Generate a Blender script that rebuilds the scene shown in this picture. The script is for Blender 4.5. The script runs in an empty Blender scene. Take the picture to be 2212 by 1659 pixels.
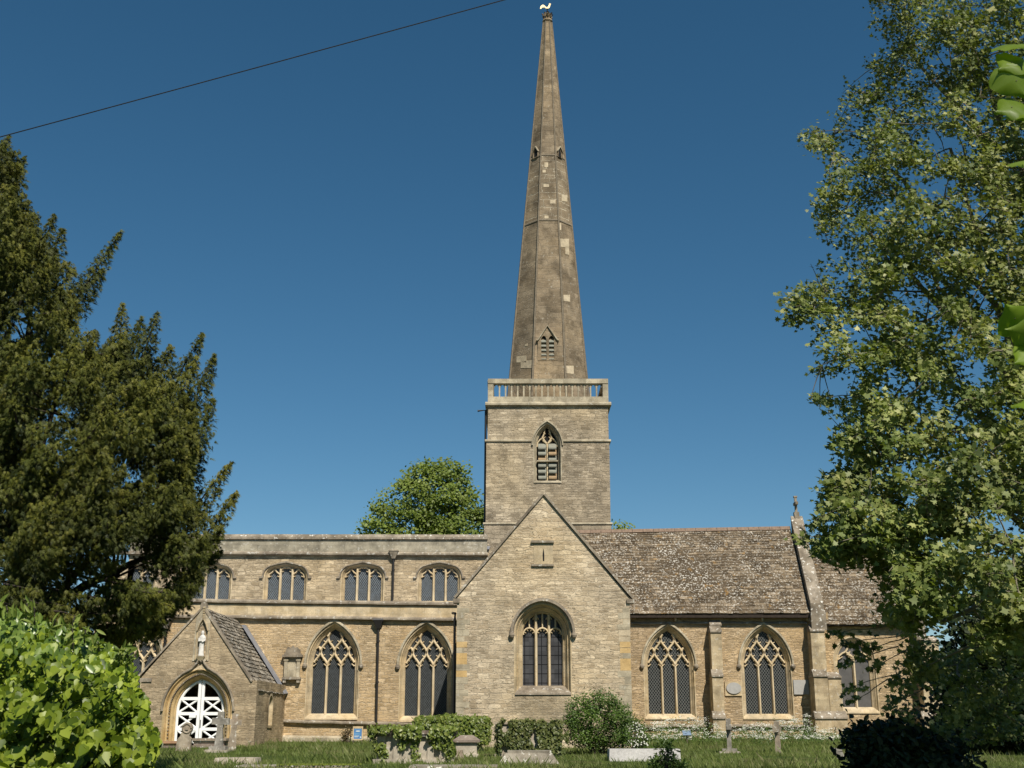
import bpy, math, random
import numpy as np
from mathutils import Vector, Matrix
from mathutils.geometry import tessellate_polygon

R = math.radians
random.seed(7)
rng = np.random.default_rng(11)
SC = bpy.context.scene
COL = SC.collection

# ---------------------------------------------------------------- camera, sky, sun, exposure
TH = R(16.06)                 # upward pitch of the camera
F = 2571.0                    # focal length in units of a 2212 x 1659 picture
CX, CY = 1106.0, 829.5
CAMD = 55.0                   # camera stands 55 m south of the aisle wall (plane y = 0)
EYE = 0.65
cam_data = bpy.data.cameras.new("camera")
cam = bpy.data.objects.new("camera", cam_data)
COL.objects.link(cam)
cam.location = (0, -CAMD, EYE)
cam.rotation_euler = (R(90) + TH, 0, 0)
cam_data.sensor_width = 36.0
cam_data.lens = 36.0 * F / 2212.0
cam_data.dof.use_dof = True
cam_data.dof.focus_distance = 52.0
cam_data.dof.aperture_fstop = 20.0
cam_data.clip_start = 0.1
cam_data.clip_end = 6000
SC.camera = cam

SUN_AZ, SUN_EL = R(21), R(48)
sun_dir = Vector((math.sin(SUN_AZ) * math.cos(SUN_EL), -math.cos(SUN_AZ) * math.cos(SUN_EL), math.sin(SUN_EL)))
world = bpy.data.worlds.new("World")
SC.world = world
world.use_nodes = True
wn = world.node_tree
bg = wn.nodes["Background"]
sky = wn.nodes.new("ShaderNodeTexSky")
sky.sky_type = 'NISHITA'
sky.sun_disc = False
sky.sun_elevation = SUN_EL
sky.sun_rotation = math.atan2(sun_dir.x, sun_dir.y)
sky.altitude = 1500
sky.air_density = 1.0
sky.dust_density = 0.25
sky.ozone_density = 1.6
hs = wn.nodes.new("ShaderNodeHueSaturation")
hs.inputs['Hue'].default_value = .487
hs.inputs['Saturation'].default_value = 1.26
hs.inputs['Value'].default_value = 1.12
wn.links.new(sky.outputs[0], hs.inputs['Color'])
wn.links.new(hs.outputs[0], bg.inputs[0])
bg.inputs[1].default_value = 0.058
ld = bpy.data.lights.new("sun", 'SUN')
ld.energy = 5.0
ld.angle = R(0.5)
ld.color = (1.0, 0.932, 0.82)
lo = bpy.data.objects.new("sun", ld)
COL.objects.link(lo)
lo.location = (20, -60, 60)
lo.rotation_euler = sun_dir.to_track_quat('Z', 'Y').to_euler()
SC.view_settings.view_transform = 'Standard'
SC.view_settings.look = 'None'
SC.view_settings.exposure = 0.27
SC.view_settings.gamma = 1.0

# ---------------------------------------------------------------- measuring helpers
ST, CT = math.sin(TH), math.cos(TH)
SLOPE = 0.0185
def ray(X, Y):
    xc, yc = (X - CX) / F, (CY - Y) / F
    return Vector((xc, CT - yc * ST, ST + yc * CT))
CAMP = Vector((0, -CAMD, EYE))
def at(X, Y, y=0.0):
    d = ray(X, Y)
    t = (y + CAMD) / d.y
    return CAMP + d * t
def hit(X, Y, P, N):
    d = ray(X, Y)
    t = (Vector(P) - CAMP).dot(N) / d.dot(N)
    return CAMP + d * t
def gz(y):
    return SLOPE * y if y < 0 else 0.0
def onground(X, Y):
    return hit(X, Y, Vector((0, 0, 0)), Vector((0, -SLOPE, 1)))

# ---------------------------------------------------------------- object helpers
def empty(name, loc, label=None, cat=None, group=None):
    o = bpy.data.objects.new(name, None)
    COL.objects.link(o)
    o.location = loc
    o.empty_display_size = 0.3
    tag(o, label, cat, group)
    return o
def tag(o, label=None, cat=None, group=None, kind=None):
    if label: o['label'] = label
    if cat: o['category'] = cat
    if group: o['group'] = group
    if kind: o['kind'] = kind
    return o
def adopt(o, parent):
    o.parent = parent
    p, M = parent, Matrix.Identity(4)
    while p:
        M = Matrix.LocRotScale(p.location, p.rotation_euler, p.scale) @ M
        if p.parent: M = p.matrix_parent_inverse @ M
        p = p.parent
    o.matrix_parent_inverse = M.inverted()
def link_mesh(name, me, mat, parent=None):
    o = bpy.data.objects.new(name, me)
    COL.objects.link(o)
    if mat: me.materials.append(mat)
    if parent is not None: adopt(o, parent)
    return o

class MB:
    def __init__(s): s.v = []; s.f = []; s.a = []
    def quad(s, a, b, c, d, r=0.0):
        n = len(s.v); s.v += [tuple(a), tuple(b), tuple(c), tuple(d)]; s.f.append((n, n+1, n+2, n+3)); s.a.append(r)
    def poly(s, pts, r=0.0):
        n = len(s.v); s.v += [tuple(p) for p in pts]; s.f.append(tuple(range(n, n+len(pts)))); s.a.append(r)
    def box(s, x0, x1, y0, y1, z0, z1, r=0.0):
        P = [(x0,y0,z0),(x1,y0,z0),(x1,y1,z0),(x0,y1,z0),(x0,y0,z1),(x1,y0,z1),(x1,y1,z1),(x0,y1,z1)]
        s.hexa(P, r)
    def hexa(s, P, r=0.0):
        n = len(s.v); s.v += [tuple(p) for p in P]
        for f in ((0,3,2,1),(4,5,6,7),(0,1,5,4),(1,2,6,5),(2,3,7,6),(3,0,4,7)):
            s.f.append(tuple(n+i for i in f)); s.a.append(r)
    def prism(s, pts, off, r=0.0):
        n = len(s.v); k = len(pts); off = Vector(off)
        s.v += [tuple(p) for p in pts] + [tuple(Vector(p) + off) for p in pts]
        s.f.append(tuple(range(n, n+k))); s.a.append(r)
        s.f.append(tuple(range(n+2*k-1, n+k-1, -1))); s.a.append(r)
        for i in range(k):
            j = (i+1) % k
            s.f.append((n+i, n+k+i, n+k+j, n+j)); s.a.append(r)
    def loft(s, rings, closed=True, caps=False, r=0.0):
        n = len(s.v); k = len(rings[0])
        for g in rings: s.v += [tuple(p) for p in g]
        for q in range(len(rings)-1):
            for i in range(k if closed else k-1):
                j = (i+1) % k
                s.f.append((n+q*k+i, n+q*k+j, n+(q+1)*k+j, n+(q+1)*k+i)); s.a.append(r)
        if caps:
            s.f.append(tuple(n+i for i in range(k))[::-1]); s.a.append(r)
            m = n+(len(rings)-1)*k
            s.f.append(tuple(m+i for i in range(k))); s.a.append(r)
    def tube(s, pts, rad, k=6, r=0.0, caps=True):
        pts = [Vector(p) for p in pts]
        if not hasattr(rad, '__len__'): rad = [rad]*len(pts)
        rings = []
        for i, p in enumerate(pts):
            t = (pts[min(i+1, len(pts)-1)] - pts[max(i-1, 0)])
            if t.length < 1e-9: t = Vector((0,0,1))
            t.normalize()
            u = t.cross(Vector((0,0,1)) if abs(t.z) < .9 else Vector((1,0,0))).normalized()
            w = t.cross(u)
            rings.append([p + (u*math.cos(2*math.pi*j/k) + w*math.sin(2*math.pi*j/k))*rad[i] for j in range(k)])
        s.loft(rings, True, caps, r)
    def lathe(s, c, prof, k=12, r=0.0):
        c = Vector(c)
        rings = [[c + Vector((q*math.cos(2*math.pi*j/k), q*math.sin(2*math.pi*j/k), z)) for j in range(k)] for q, z in prof]
        s.loft(rings, True, True, r)
    def bar(s, pts, w, yb, ym, yf, r=0.0):
        """moulded bar following a 2-D (x, z) path; chamfered towards the front"""
        m = len(pts)
        if not hasattr(w, '__len__'): w = [w]*m
        rings = []
        for i in range(m):
            a, b = pts[max(i-1, 0)], pts[min(i+1, m-1)]
            tx, tz = b[0]-a[0], b[1]-a[1]; L = math.hypot(tx, tz) or 1
            nx, nz = -tz/L, tx/L
            x, z = pts[i]; h = w[i]/2
            rings.append([(x+nx*q, y, z+nz*q) for q, y in ((-h, yb), (-h, ym), (-h*.35, yf), (h*.35, yf), (h, ym), (h, yb))])
        s.loft(rings, True, True, r)
    def build(s, name, mat, parent=None, smooth=False, attr=False):
        me = bpy.data.meshes.new(name)
        me.from_pydata(s.v, [], s.f)
        if attr:
            at_ = me.attributes.new('rnd', 'FLOAT', 'FACE')
            at_.data.foreach_set('value', np.array(s.a, dtype=np.float32))
        if smooth:
            me.polygons.foreach_set('use_smooth', [True]*len(me.polygons))
        me.update()
        return link_mesh(name, me, mat, parent)

# ---------------------------------------------------------------- materials
class NT:
    def __init__(s, name):
        s.m = bpy.data.materials.new(name); s.m.use_nodes = True
        s.t = s.m.node_tree; s.t.nodes.clear()
        s.out = s.t.nodes.new("ShaderNodeOutputMaterial")
    def n(s, typ, **kw):
        o = s.t.nodes.new(typ)
        for k, v in kw.items():
            if k.startswith('i_'):
                key = k[2:].replace('_', ' ')
                o.inputs[int(key) if key.isdigit() else key].default_value = v
            else: setattr(o, k, v)
        return o
    def l(s, a, b): s.t.links.new(a, b)
    def math(s, op, a, b=None, c=None):
        o = s.n("ShaderNodeMath", operation=op)
        for i, q in enumerate((a, b, c)):
            if q is None: continue
            if isinstance(q, (int, float)): o.inputs[i].default_value = q
            else: s.l(q, o.inputs[i])
        return o.outputs[0]
    def mix(s, fac, a, b, mode='MIX'):
        o = s.n("ShaderNodeMix", data_type='RGBA', blend_type=mode)
        for sock, q in ((o.inputs[0], fac), (o.inputs[6], a), (o.inputs[7], b)):
            if isinstance(q, (int, float)): sock.default_value = q
            elif isinstance(q, tuple): sock.default_value = q if len(q) == 4 else q + (1,)
            else: s.l(q, sock)
        return o.outputs[2]
    def ramp(s, fac, stops, interp='LINEAR'):
        o = s.n("ShaderNodeValToRGB"); o.color_ramp.interpolation = interp
        e = o.color_ramp.elements
        while len(e) < len(stops): e.new(.5)
        for el, (p, c) in zip(e, stops):
            el.position = p; el.color = (c if isinstance(c, tuple) else (c, c, c)) + (1,)
        s.l(fac, o.inputs[0]); return o.outputs[0]
    def noise(s, vec, scale, detail=3, rough=.55):
        o = s.n("ShaderNodeTexNoise", i_Scale=scale, i_Detail=detail, i_Roughness=rough)
        s.l(vec, o.inputs['Vector']); return o.outputs[0]
    def pos(s): return s.n("ShaderNodeNewGeometry").outputs['Position']
    def principled(s, col, rough=.9, bump=None, spec=.2, bdist=.02, bstr=1.0, **kw):
        p = s.n("ShaderNodeBsdfPrincipled")
        if isinstance(col, tuple): p.inputs['Base Color'].default_value = col + (1,)
        else: s.l(col, p.inputs['Base Color'])
        if isinstance(rough, (int, float)): p.inputs['Roughness'].default_value = rough
        else: s.l(rough, p.inputs['Roughness'])
        p.inputs['Specular IOR Level'].default_value = spec
        for k, v in kw.items(): p.inputs[k.replace('_', ' ')].default_value = v
        if bump is not None:
            b = s.n("ShaderNodeBump", i_Strength=bstr, i_Distance=bdist)
            s.l(bump, b.inputs['Height']); s.l(b.outputs[0], p.inputs['Normal'])
        s.l(p.outputs[0], s.out.inputs[0]); return p

def mid_n(t, p): return t.noise(p, 1.7, 4)
def wall_mat(name, c1, c2, mortar, warm, row=.14, wid=.36, warm_amt=.5, grime=.4, bump=.035, seed=0.0, mort=.014, band=None, stain=None):
    """coursed rubble: rows of stones of uneven height, each its own tone, weathered in patches"""
    t = NT(name); p = t.pos()
    sep = t.n("ShaderNodeSeparateXYZ"); t.l(p, sep.inputs[0])
    u = t.math('ADD', sep.outputs[0], sep.outputs[1])
    z = sep.outputs[2]
    cz = t.n("ShaderNodeCombineXYZ"); t.l(z, cz.inputs[2]); cz.inputs[0].default_value = seed
    warp = t.noise(cz.outputs[0], 2.2, 2)
    z2 = t.math('ADD', z, t.math('MULTIPLY', t.math('SUBTRACT', warp, .5), .34))
    wob = t.noise(p, 3.5, 2); wob2 = t.noise(p, 9.0, 2)
    z3 = t.math('ADD', z2, t.math('MULTIPLY', t.math('SUBTRACT', wob, .5), .13))
    z3 = t.math('ADD', z3, t.math('MULTIPLY', t.math('SUBTRACT', wob2, .5), .06))
    u2 = t.math('ADD', u, t.math('MULTIPLY', t.math('SUBTRACT', wob, .5), .35))
    c = t.n("ShaderNodeCombineXYZ"); t.l(u2, c.inputs[0]); t.l(z3, c.inputs[1])
    def brick(w, h, ms, seedoff):
        b = t.n("ShaderNodeTexBrick", i_Scale=1.0)
        mp = t.n("ShaderNodeVectorMath", operation='ADD'); t.l(c.outputs[0], mp.inputs[0]); mp.inputs[1].default_value = (seedoff, seedoff*.37, 0)
        t.l(mp.outputs[0], b.inputs['Vector'])
        b.inputs['Mortar Size'].default_value = ms; b.inputs['Mortar Smooth'].default_value = .4
        b.inputs['Brick Width'].default_value = w; b.inputs['Row Height'].default_value = h
        b.inputs['Color1'].default_value = (0, 0, 0, 1); b.inputs['Color2'].default_value = (1, 1, 1, 1); b.inputs['Mortar'].default_value = (.5, .5, .5, 1)
        b.offset = .43; b.squash = 1.0
        return b
    b1 = brick(wid, row, mort, seed); b2 = brick(wid*1.35, row*1.75, mort*1.2, seed+3.3)
    sel = t.ramp(t.noise(p, .9, 3), [(.50, 0.), (.53, 1.)])
    bcol = t.mix(sel, b1.outputs['Color'], b2.outputs['Color']); bfac = t.mix(sel, b1.outputs['Fac'], b2.outputs['Fac'])
    mid_ = tuple((a+b)/2 for a, b in zip(c1, c2))
    tone = t.ramp(bcol, [(0, tuple(q*.8 for q in c1)), (.18, c1), (.5, mid_), (.8, mid_), (.92, c2), (1, tuple(min(.8, q*1.15) for q in c2))])
    big = t.noise(p, .35, 4); mid = t.noise(p, 1.3, 5); fine = t.noise(p, 14, 4, .7)
    wm = t.math('MULTIPLY', t.ramp(big, [(.42, 0.), (.62, 1.)]), warm_amt)
    tone = t.mix(t.math('MULTIPLY', wm, .8), tone, warm)
    if band:
        bm = t.math('MULTIPLY', t.math('GREATER_THAN', z, band[0]), t.math('LESS_THAN', z, band[1]))
        mortar = t.mix(bm, mortar, (.50, .44, .33))
    tone = t.mix(bfac, tone, mortar)
    tone = t.mix(1.0, tone, t.ramp(t.noise(p, .22, 3), [(.35, (.86, .86, .87)), (.5, (1., 1., 1.)), (.65, (1.08, 1.05, .98))]), 'MULTIPLY')
    tone = t.mix(t.ramp(t.noise(p, 2.1, 4, .6), [(.55, 0.), (.68, .36)]), tone, tuple(q*.62 for q in c1))
    if stain:
        ex = t.math('DIVIDE', t.math('SUBTRACT', sep.outputs[0], stain[0]), stain[2]); ez = t.math('DIVIDE', t.math('SUBTRACT', z, stain[1]), stain[3])
        rr_ = t.math('ADD', t.math('ADD', t.math('MULTIPLY', ex, ex), t.math('MULTIPLY', ez, ez)), t.math('MULTIPLY', t.math('SUBTRACT', mid_n(t, p), .5), 1.6))
        tone = t.mix(t.ramp(rr_, [(.3, .42), (1.0, 0.)]), tone, (.16, .145, .11))
    tone = t.mix(1.0, tone, t.ramp(mid, [(.25, 1-grime), (.6, 1.0), (.8, 1.12)]), 'MULTIPLY')
    tone = t.mix(1.0, tone, t.ramp(fine, [(.25, .72), (.5, 1.0), (.75, 1.18)]), 'MULTIPLY')
    # courses that lie a little proud or back, with dark cracks under some stones
    st = t.n("ShaderNodeMapping"); t.l(p, st.inputs[0]); st.inputs['Scale'].default_value = (2.6, 2.6, 6.0)
    cr = t.noise(st.outputs[0], 1.4, 5, .7)
    tone = t.mix(t.ramp(cr, [(.33, .5), (.42, .0)]), tone, (.15, .11, .06))
    tone = t.mix(t.ramp(cr, [(.60, .0), (.70, .45)]), tone, tuple(min(.8, q*1.25) for q in c2))
    # pale lichen specks
    sp = t.noise(p, 6.5, 2)
    tone = t.mix(t.ramp(sp, [(.66, 0.), (.72, .35)]), tone, (.52, .50, .42))
    h = t.math('SUBTRACT', t.math('MULTIPLY', bcol, .45), t.math('MULTIPLY', bfac, .9))
    h = t.math('ADD', h, t.math('MULTIPLY', cr, 1.2))
    h = t.math('ADD', h, t.math('MULTIPLY', fine, .35))
    t.principled(tone, .95, h, spec=.12, bdist=bump)
    return t.m

def dressed_mat(name, c1, c2, grime=.3, lichen=.3, scale=1.0, joints=True):
    """sawn or carved stone: faint joints, staining, lichen on it"""
    t = NT(name); p = t.pos()
    big = t.noise(p, .9*scale, 4); fine = t.noise(p, 18, 4, .7); sp = t.noise(p, 7, 3)
    col = t.ramp(big, [(.35, c1), (.65, c2)])
    col = t.mix(1.0, col, t.ramp(t.noise(p, 2.6, 5), [(.3, 1-grime), (.6, 1.05)]), 'MULTIPLY')
    col = t.mix(1.0, col, t.ramp(fine, [(.25, .78), (.75, 1.2)]), 'MULTIPLY')
    col = t.mix(t.math('MULTIPLY', t.ramp(sp, [(.6, 0.), (.66, 1.)]), lichen), col, (.62, .60, .54))
    h = fine
    if joints:
        sep = t.n("ShaderNodeSeparateXYZ"); t.l(p, sep.inputs[0])
        c = t.n("ShaderNodeCombineXYZ"); t.l(t.math('ADD', sep.outputs[0], sep.outputs[1]), c.inputs[0]); t.l(sep.outputs[2], c.inputs[1])
        b = t.n("ShaderNodeTexBrick", i_Scale=1.0); t.l(c.outputs[0], b.inputs['Vector'])
        b.inputs['Brick Width'].default_value = .62; b.inputs['Row Height'].default_value = .31; b.inputs['Mortar Size'].default_value = .008
        b.inputs['Color1'].default_value = (.82,)*3+(1,); b.inputs['Color2'].default_value = (1.1,)*3+(1,); b.inputs['Mortar'].default_value = (.75,)*3+(1,)
        col = t.mix(1.0, col, b.outputs['Color'], 'MULTIPLY')
    t.principled(col, .92, h, spec=.15, bdist=.006)
    return t.m

def roof_mat(name, c1, c2, c3, lichen=.5):
    t = NT(name); p = t.pos()
    a = t.n("ShaderNodeAttribute", attribute_name='rnd').outputs['Fac']
    col = t.ramp(a, [(0, c1), (.45, c2), (.8, c3), (1, tuple(min(1, q*1.25) for q in c3))])
    col = t.mix(1.0, col, t.ramp(t.noise(p, 1.1, 5), [(.3, .72), (.7, 1.25)]), 'MULTIPLY')
    col = t.mix(1.0, col, t.ramp(t.noise(p, 22, 4, .7), [(.25, .7), (.75, 1.25)]), 'MULTIPLY')
    patch = t.ramp(t.noise(p, .8, 3), [(.38, .35), (.62, 1.)])
    sp = t.ramp(t.noise(p, 11, 3, .6), [(.555, 0.), (.60, 1.)])
    col = t.mix(t.math('MULTIPLY', t.math('MULTIPLY', sp, patch), lichen), col, (.60, .57, .50))
    sp2 = t.ramp(t.noise(p, 3.1, 3), [(.62, 0.), (.7, .5)])
    col = t.mix(sp2, col, (.30, .17, .05))
    t.principled(col, .95, t.noise(p, 22, 4, .7), spec=.1, bdist=.012)
    return t.m

def leaf_mat(name, cols, rough=.45, trans=.35, spec=.4, tcol=None):
    t = NT(name)
    a = t.n("ShaderNodeAttribute", attribute_name='rnd').outputs['Fac']
    k = len(cols)
    col = t.ramp(a, [(i/(k-1), c) for i, c in enumerate(cols)])
    col = t.mix(1.0, col, t.ramp(t.noise(t.pos(), .5, 3), [(.35, .8), (.65, 1.2)]), 'MULTIPLY')
    pr = t.n("ShaderNodeBsdfPrincipled"); t.l(col, pr.inputs['Base Color'])
    pr.inputs['Roughness'].default_value = rough; pr.inputs['Specular IOR Level'].default_value = spec
    tr = t.n("ShaderNodeBsdfTranslucent")
    t.l(t.mix(1.0, col, tcol or (1.15, 1.25, .45), 'MULTIPLY'), tr.inputs[0])
    mx = t.n("ShaderNodeMixShader"); mx.inputs[0].default_value = trans
    t.l(pr.outputs[0], mx.inputs[1]); t.l(tr.outputs[0], mx.inputs[2]); t.l(mx.outputs[0], t.out.inputs[0])
    return t.m

def plain(name, col, rough=.7, metal=0., spec=.3, nscale=8, var=.2, bd=.003):
    t = NT(name); p = t.pos()
    c = t.mix(1.0, col, t.ramp(t.noise(p, nscale, 4, .65), [(.25, 1-var), (.75, 1+var)]), 'MULTIPLY')
    t.principled(c, rough, t.noise(p, nscale*2.5, 3), spec=spec, bdist=bd, Metallic=metal)
    return t.m

def glass_mat(name, mode='diamond', base=(.008, .009, .010), line=(.15, .155, .145), sx=.13, sz=.17, lw=.085, rough=.25):
    """leaded panes behind a wire guard; every pane sits at its own slight tilt"""
    t = NT(name); p = t.pos()
    sep = t.n("ShaderNodeSeparateXYZ"); t.l(p, sep.inputs[0])
    u = t.math('DIVIDE', sep.outputs[0], sx); v = t.math('DIVIDE', sep.outputs[2], sz)
    if mode == 'diamond': a, b = t.math('ADD', u, v), t.math('SUBTRACT', u, v)
    else: a, b = u, v
    def ln(q, w): return t.math('LESS_THAN', t.math('ABSOLUTE', t.math('SUBTRACT', t.math('FRACT', q), .5)), w)
    lines = t.math('MAXIMUM', ln(a, lw), ln(b, lw))
    cell = t.n("ShaderNodeCombineXYZ"); t.l(t.math('FLOOR', a), cell.inputs[0]); t.l(t.math('FLOOR', b), cell.inputs[1])
    wnz = t.n("ShaderNodeTexWhiteNoise", noise_dimensions='3D'); t.l(cell.outputs[0], wnz.inputs['Vector'])
    g = t.mix(wnz.outputs['Value'], base, tuple(q*(2.6 if mode == 'diamond' else 1.5) for q in base))
    col = t.mix(lines, g, line)
    pr = t.principled(col, t.math('ADD', rough, t.math('MULTIPLY', lines, .5)), None, spec=.14)
    nm = t.n("ShaderNodeBump", i_Strength=.35, i_Distance=.02)
    t.l(t.noise(p, 4.0, 2), nm.inputs['Height']); t.l(nm.outputs[0], pr.inputs['Normal'])
    return t.m

M = {}
M['transept'] = wall_mat('transept_rubble', (.45, .36, .245), (.66, .55, .395), (.58, .485, .35), (.56, .43, .26), row=.105, wid=.34, warm_amt=.35, grime=.4, seed=3.1, stain=(at(1172, 1540, -8).x, at(1172, 1530, -8).z, 1.6, .85))
M['aisle'] = wall_mat('aisle_rubble', (.44, .325, .185), (.62, .48, .305), (.54, .425, .28), (.56, .37, .18), row=.092, wid=.27, warm_amt=.5, grime=.3, seed=1.7)
M['clere'] = wall_mat('clerestory_rubble', (.40, .315, .205), (.61, .50, .345), (.48, .39, .27), (.50, .38, .23), row=.10, wid=.30, warm_amt=.3, grime=.4, seed=8.2)
M['tower'] = wall_mat('tower_rubble', (.33, .27, .19), (.52, .435, .315), (.42, .35, .25), (.43, .335, .215), row=.13, wid=.38, warm_amt=.3, grime=.45, seed=5.5)
M['chancel'] = wall_mat('chancel_rubble', (.43, .315, .18), (.60, .46, .295), (.49, .37, .235), (.52, .36, .18), row=.085, wid=.26, warm_amt=.5, grime=.3, bump=.045, seed=2.4)
M['porch'] = wall_mat('porch_rubble', (.35, .275, .18), (.54, .43, .285), (.45, .36, .24), (.52, .38, .21), row=.085, wid=.32, warm_amt=.35, grime=.5, bump=.02, seed=6.6)
M['spire'] = wall_mat('spire_ashlar', (.215, .168, .112), (.30, .24, .165), (.275, .22, .155), (.345, .26, .165), row=.30, wid=.62, warm_amt=.55, grime=.6, bump=.012, seed=9.3, mort=.018, band=(at(1183, 478, 9.3).z, at(1183, 337, 9.9).z))
M['dress'] = dressed_mat('golden_dressed_stone', (.50, .385, .225), (.57, .47, .32), .3, .15)
M['goldstone'] = dressed_mat('orange_gold_dressed_stone', (.50, .34, .15), (.58, .43, .23), .3, .05, joints=False)
M['tracery'] = dressed_mat('tracery_stone', (.56, .44, .27), (.64, .53, .36), .2, .05, joints=False)
M['dressgrey'] = dressed_mat('grey_dressed_stone', (.36, .31, .22), (.46, .40, .29), .35, .3)
M['dresstan'] = dressed_mat('tan_dressed_stone', (.40, .31, .19), (.50, .405, .26), .35, .3)
M['string'] = dressed_mat('weathered_string_stone', (.20, .165, .125), (.33, .28, .21), .45, .55, joints=False)
M['parapet'] = dressed_mat('parapet_stone', (.29, .26, .195), (.375, .335, .255), .4, .35)
M['pale'] = dressed_mat('pale_new_stone', (.46, .38, .26), (.54, .45, .32), .3, 0, joints=False)
M['orange'] = dressed_mat('orange_stone', (.50, .34, .15), (.56, .40, .20), .25, 0, joints=False)
M['coping'] = dressed_mat('lichened_coping', (.20, .165, .12), (.34, .29, .225), .45, .95, joints=False)
M['roof'] = roof_mat('stone_tiles', (.074, .055, .035), (.124, .094, .061), (.178, .138, .092), .75)
M['roofp'] = roof_mat('porch_tiles', (.085, .075, .058), (.150, .130, .100), (.24, .21, .165), .9)
M['ridge'] = plain('ridge_tile', (.20, .14, .10), .9, var=.35)
M['lead'] = plain('lead_sheet', (.20, .21, .235), .55, 0, .5, nscale=3, var=.25)
M['iron'] = plain('black_iron', (.018, .016, .015), .5, 0, .5)
M['white'] = plain('white_painted_wood', (.84, .84, .82), .5, 0, .4, nscale=5, var=.05)
M['lead_glass'] = glass_mat('leaded_glass_diamond')
M['lead_glass2'] = glass_mat('leaded_glass_small', base=(.016, .018, .02), line=(.085, .09, .09), sx=.10, sz=.13, lw=.09)
M['lead_glass_blue'] = glass_mat('leaded_glass_sky', base=(.02, .027, .036), line=(.21, .22, .22), sx=.10, sz=.15)
M['square_glass'] = glass_mat('leaded_glass_square', 'square', base=(.045, .045, .048), line=(.006, .006, .007), sx=.33, sz=.35, lw=.045, rough=.3)
M['grey_glass'] = plain('protective_sheet', (.10, .095, .09), .35, 0, .5, nscale=3, var=.3)
M['dark'] = plain('opening_shade_black', (.01, .01, .01), .9)  # near-black sheets paint the unlit depth of openings
M['gold'] = plain('gilded_copper', (.9, .72, .38), .28, 1.0, .5, var=.1)
M['bark'] = plain('bark', (.10, .085, .065), .9, nscale=12, var=.4, bd=.02)
M['barkpale'] = plain('pale_bark', (.16, .14, .10), .9, nscale=9, var=.4, bd=.01)
M['darkbark'] = plain('dark_bark', (.035, .026, .02), .95, nscale=9, var=.4, bd=.02)

# ---------------------------------------------------------------- ground
def ground():
    b = MB()
    xs = [-900, -200, -80] + [-60 + 4*i for i in range(31)] + [80, 200, 900]
    ys = [-300, -80] + [-56 + 2*i for i in range(29)] + [6, 30, 100, 400, 1500]
    def z(x, y):
        q = gz(y) if y > -120 else gz(-120)
        return q + (.035*math.sin(x*.7+y*.3)+.03*math.sin(y*.9-x*.25) if -60 < y < -2 and abs(x) < 62 else 0)
    for j in range(len(ys)-1):
        for i in range(len(xs)-1):
            b.quad(*[(xs[p], ys[q], z(xs[p], ys[q])) for p, q in ((i, j), (i+1, j), (i+1, j+1), (i, j+1))])
    t = NT('turf'); p = t.pos()
    col = t.ramp(t.noise(p, .6, 5), [(.3, (.035, .055, .014)), (.5, (.065, .09, .022)), (.7, (.12, .115, .045))])
    col = t.mix(1.0, col, t.ramp(t.noise(p, 20, 4, .7), [(.25, .6), (.75, 1.3)]), 'MULTIPLY')
    t.principled(col, .95, t.noise(p, 30, 3), spec=.1, bdist=.04)
    tag(b.build('ground', t.m), 'rough churchyard turf rising gently to the church', None, None, 'structure')
ground()

# ================================================================ THE CHURCH
NV, TW, TR, CH, C2, PO = 4.0, 7.5, -8.0, 3.5, 3.7, -6.2
church = empty('church', (0, 0, 0), 'honey coloured stone parish church with an octagonal spire and leaded gothic windows', 'church')

def wall_panel(name, outer, holes, y, mat, depth=.0, extra=None, thick=None):
    """front sheet at plane y with real openings; side returns of the given thickness behind it"""
    b = MB()
    loops = [[Vector((p[0], p[1], 0)) for p in outer]] + [[Vector((p[0], p[1], 0)) for p in h] for h in holes]
    flat = [q for lp in loops for q in lp]
    b.v = [(q.x, y, q.y) for q in flat]
    for tri in tessellate_polygon(loops):
        b.f.append(tuple(tri)); b.a.append(0)
    if thick:
        n = len(outer)
        for i in range(n):
            a, c = outer[i], outer[(i+1) % n]
            b.quad((a[0], y, a[1]), (c[0], y, c[1]), (c[0], y+thick, c[1]), (a[0], y+thick, a[1]))
    if extra: extra(b)
    return b.build(name, mat, church)

def xz(X, Y, y): 
    p = at(X, Y, y); return (p.x, p.z)

# ---- arches
def arch(cx, z0, zs, za, w, kind='pointed', n=11):
    h = za - zs
    L = []
    if kind == 'pointed':
        r = (w*w + h*h) / (2*w)
        a1 = math.atan2(h, r - w) if r > w else math.pi - math.atan2(h, w - r)
        for i in range(n+1):
            a = a1 * i / n
            L.append((-w + r - r*math.cos(a), r*math.sin(a)))
    elif kind == 'tudor':
        rs = w*.52
        for i in range(n):
            a = R(62) * i/(n-1)
            L.append((-w + rs*(1-math.cos(a)), rs*math.sin(a)*1.0))
        x0, z0_ = L[-1]
        L.append((x0*.5, z0_ + (h-z0_)*.58)); L.append((0, h))
    elif kind == 'flat':
        L = [(-w, 0.0), (-w*.5, 0.0), (0, 0)]
    left = [(cx + x, zs + z) for x, z in L]
    right = [(cx - x, zs + z) for x, z in L[:-1]][::-1]
    return [(cx - w, z0)] + left + right + [(cx + w, z0)]

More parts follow.
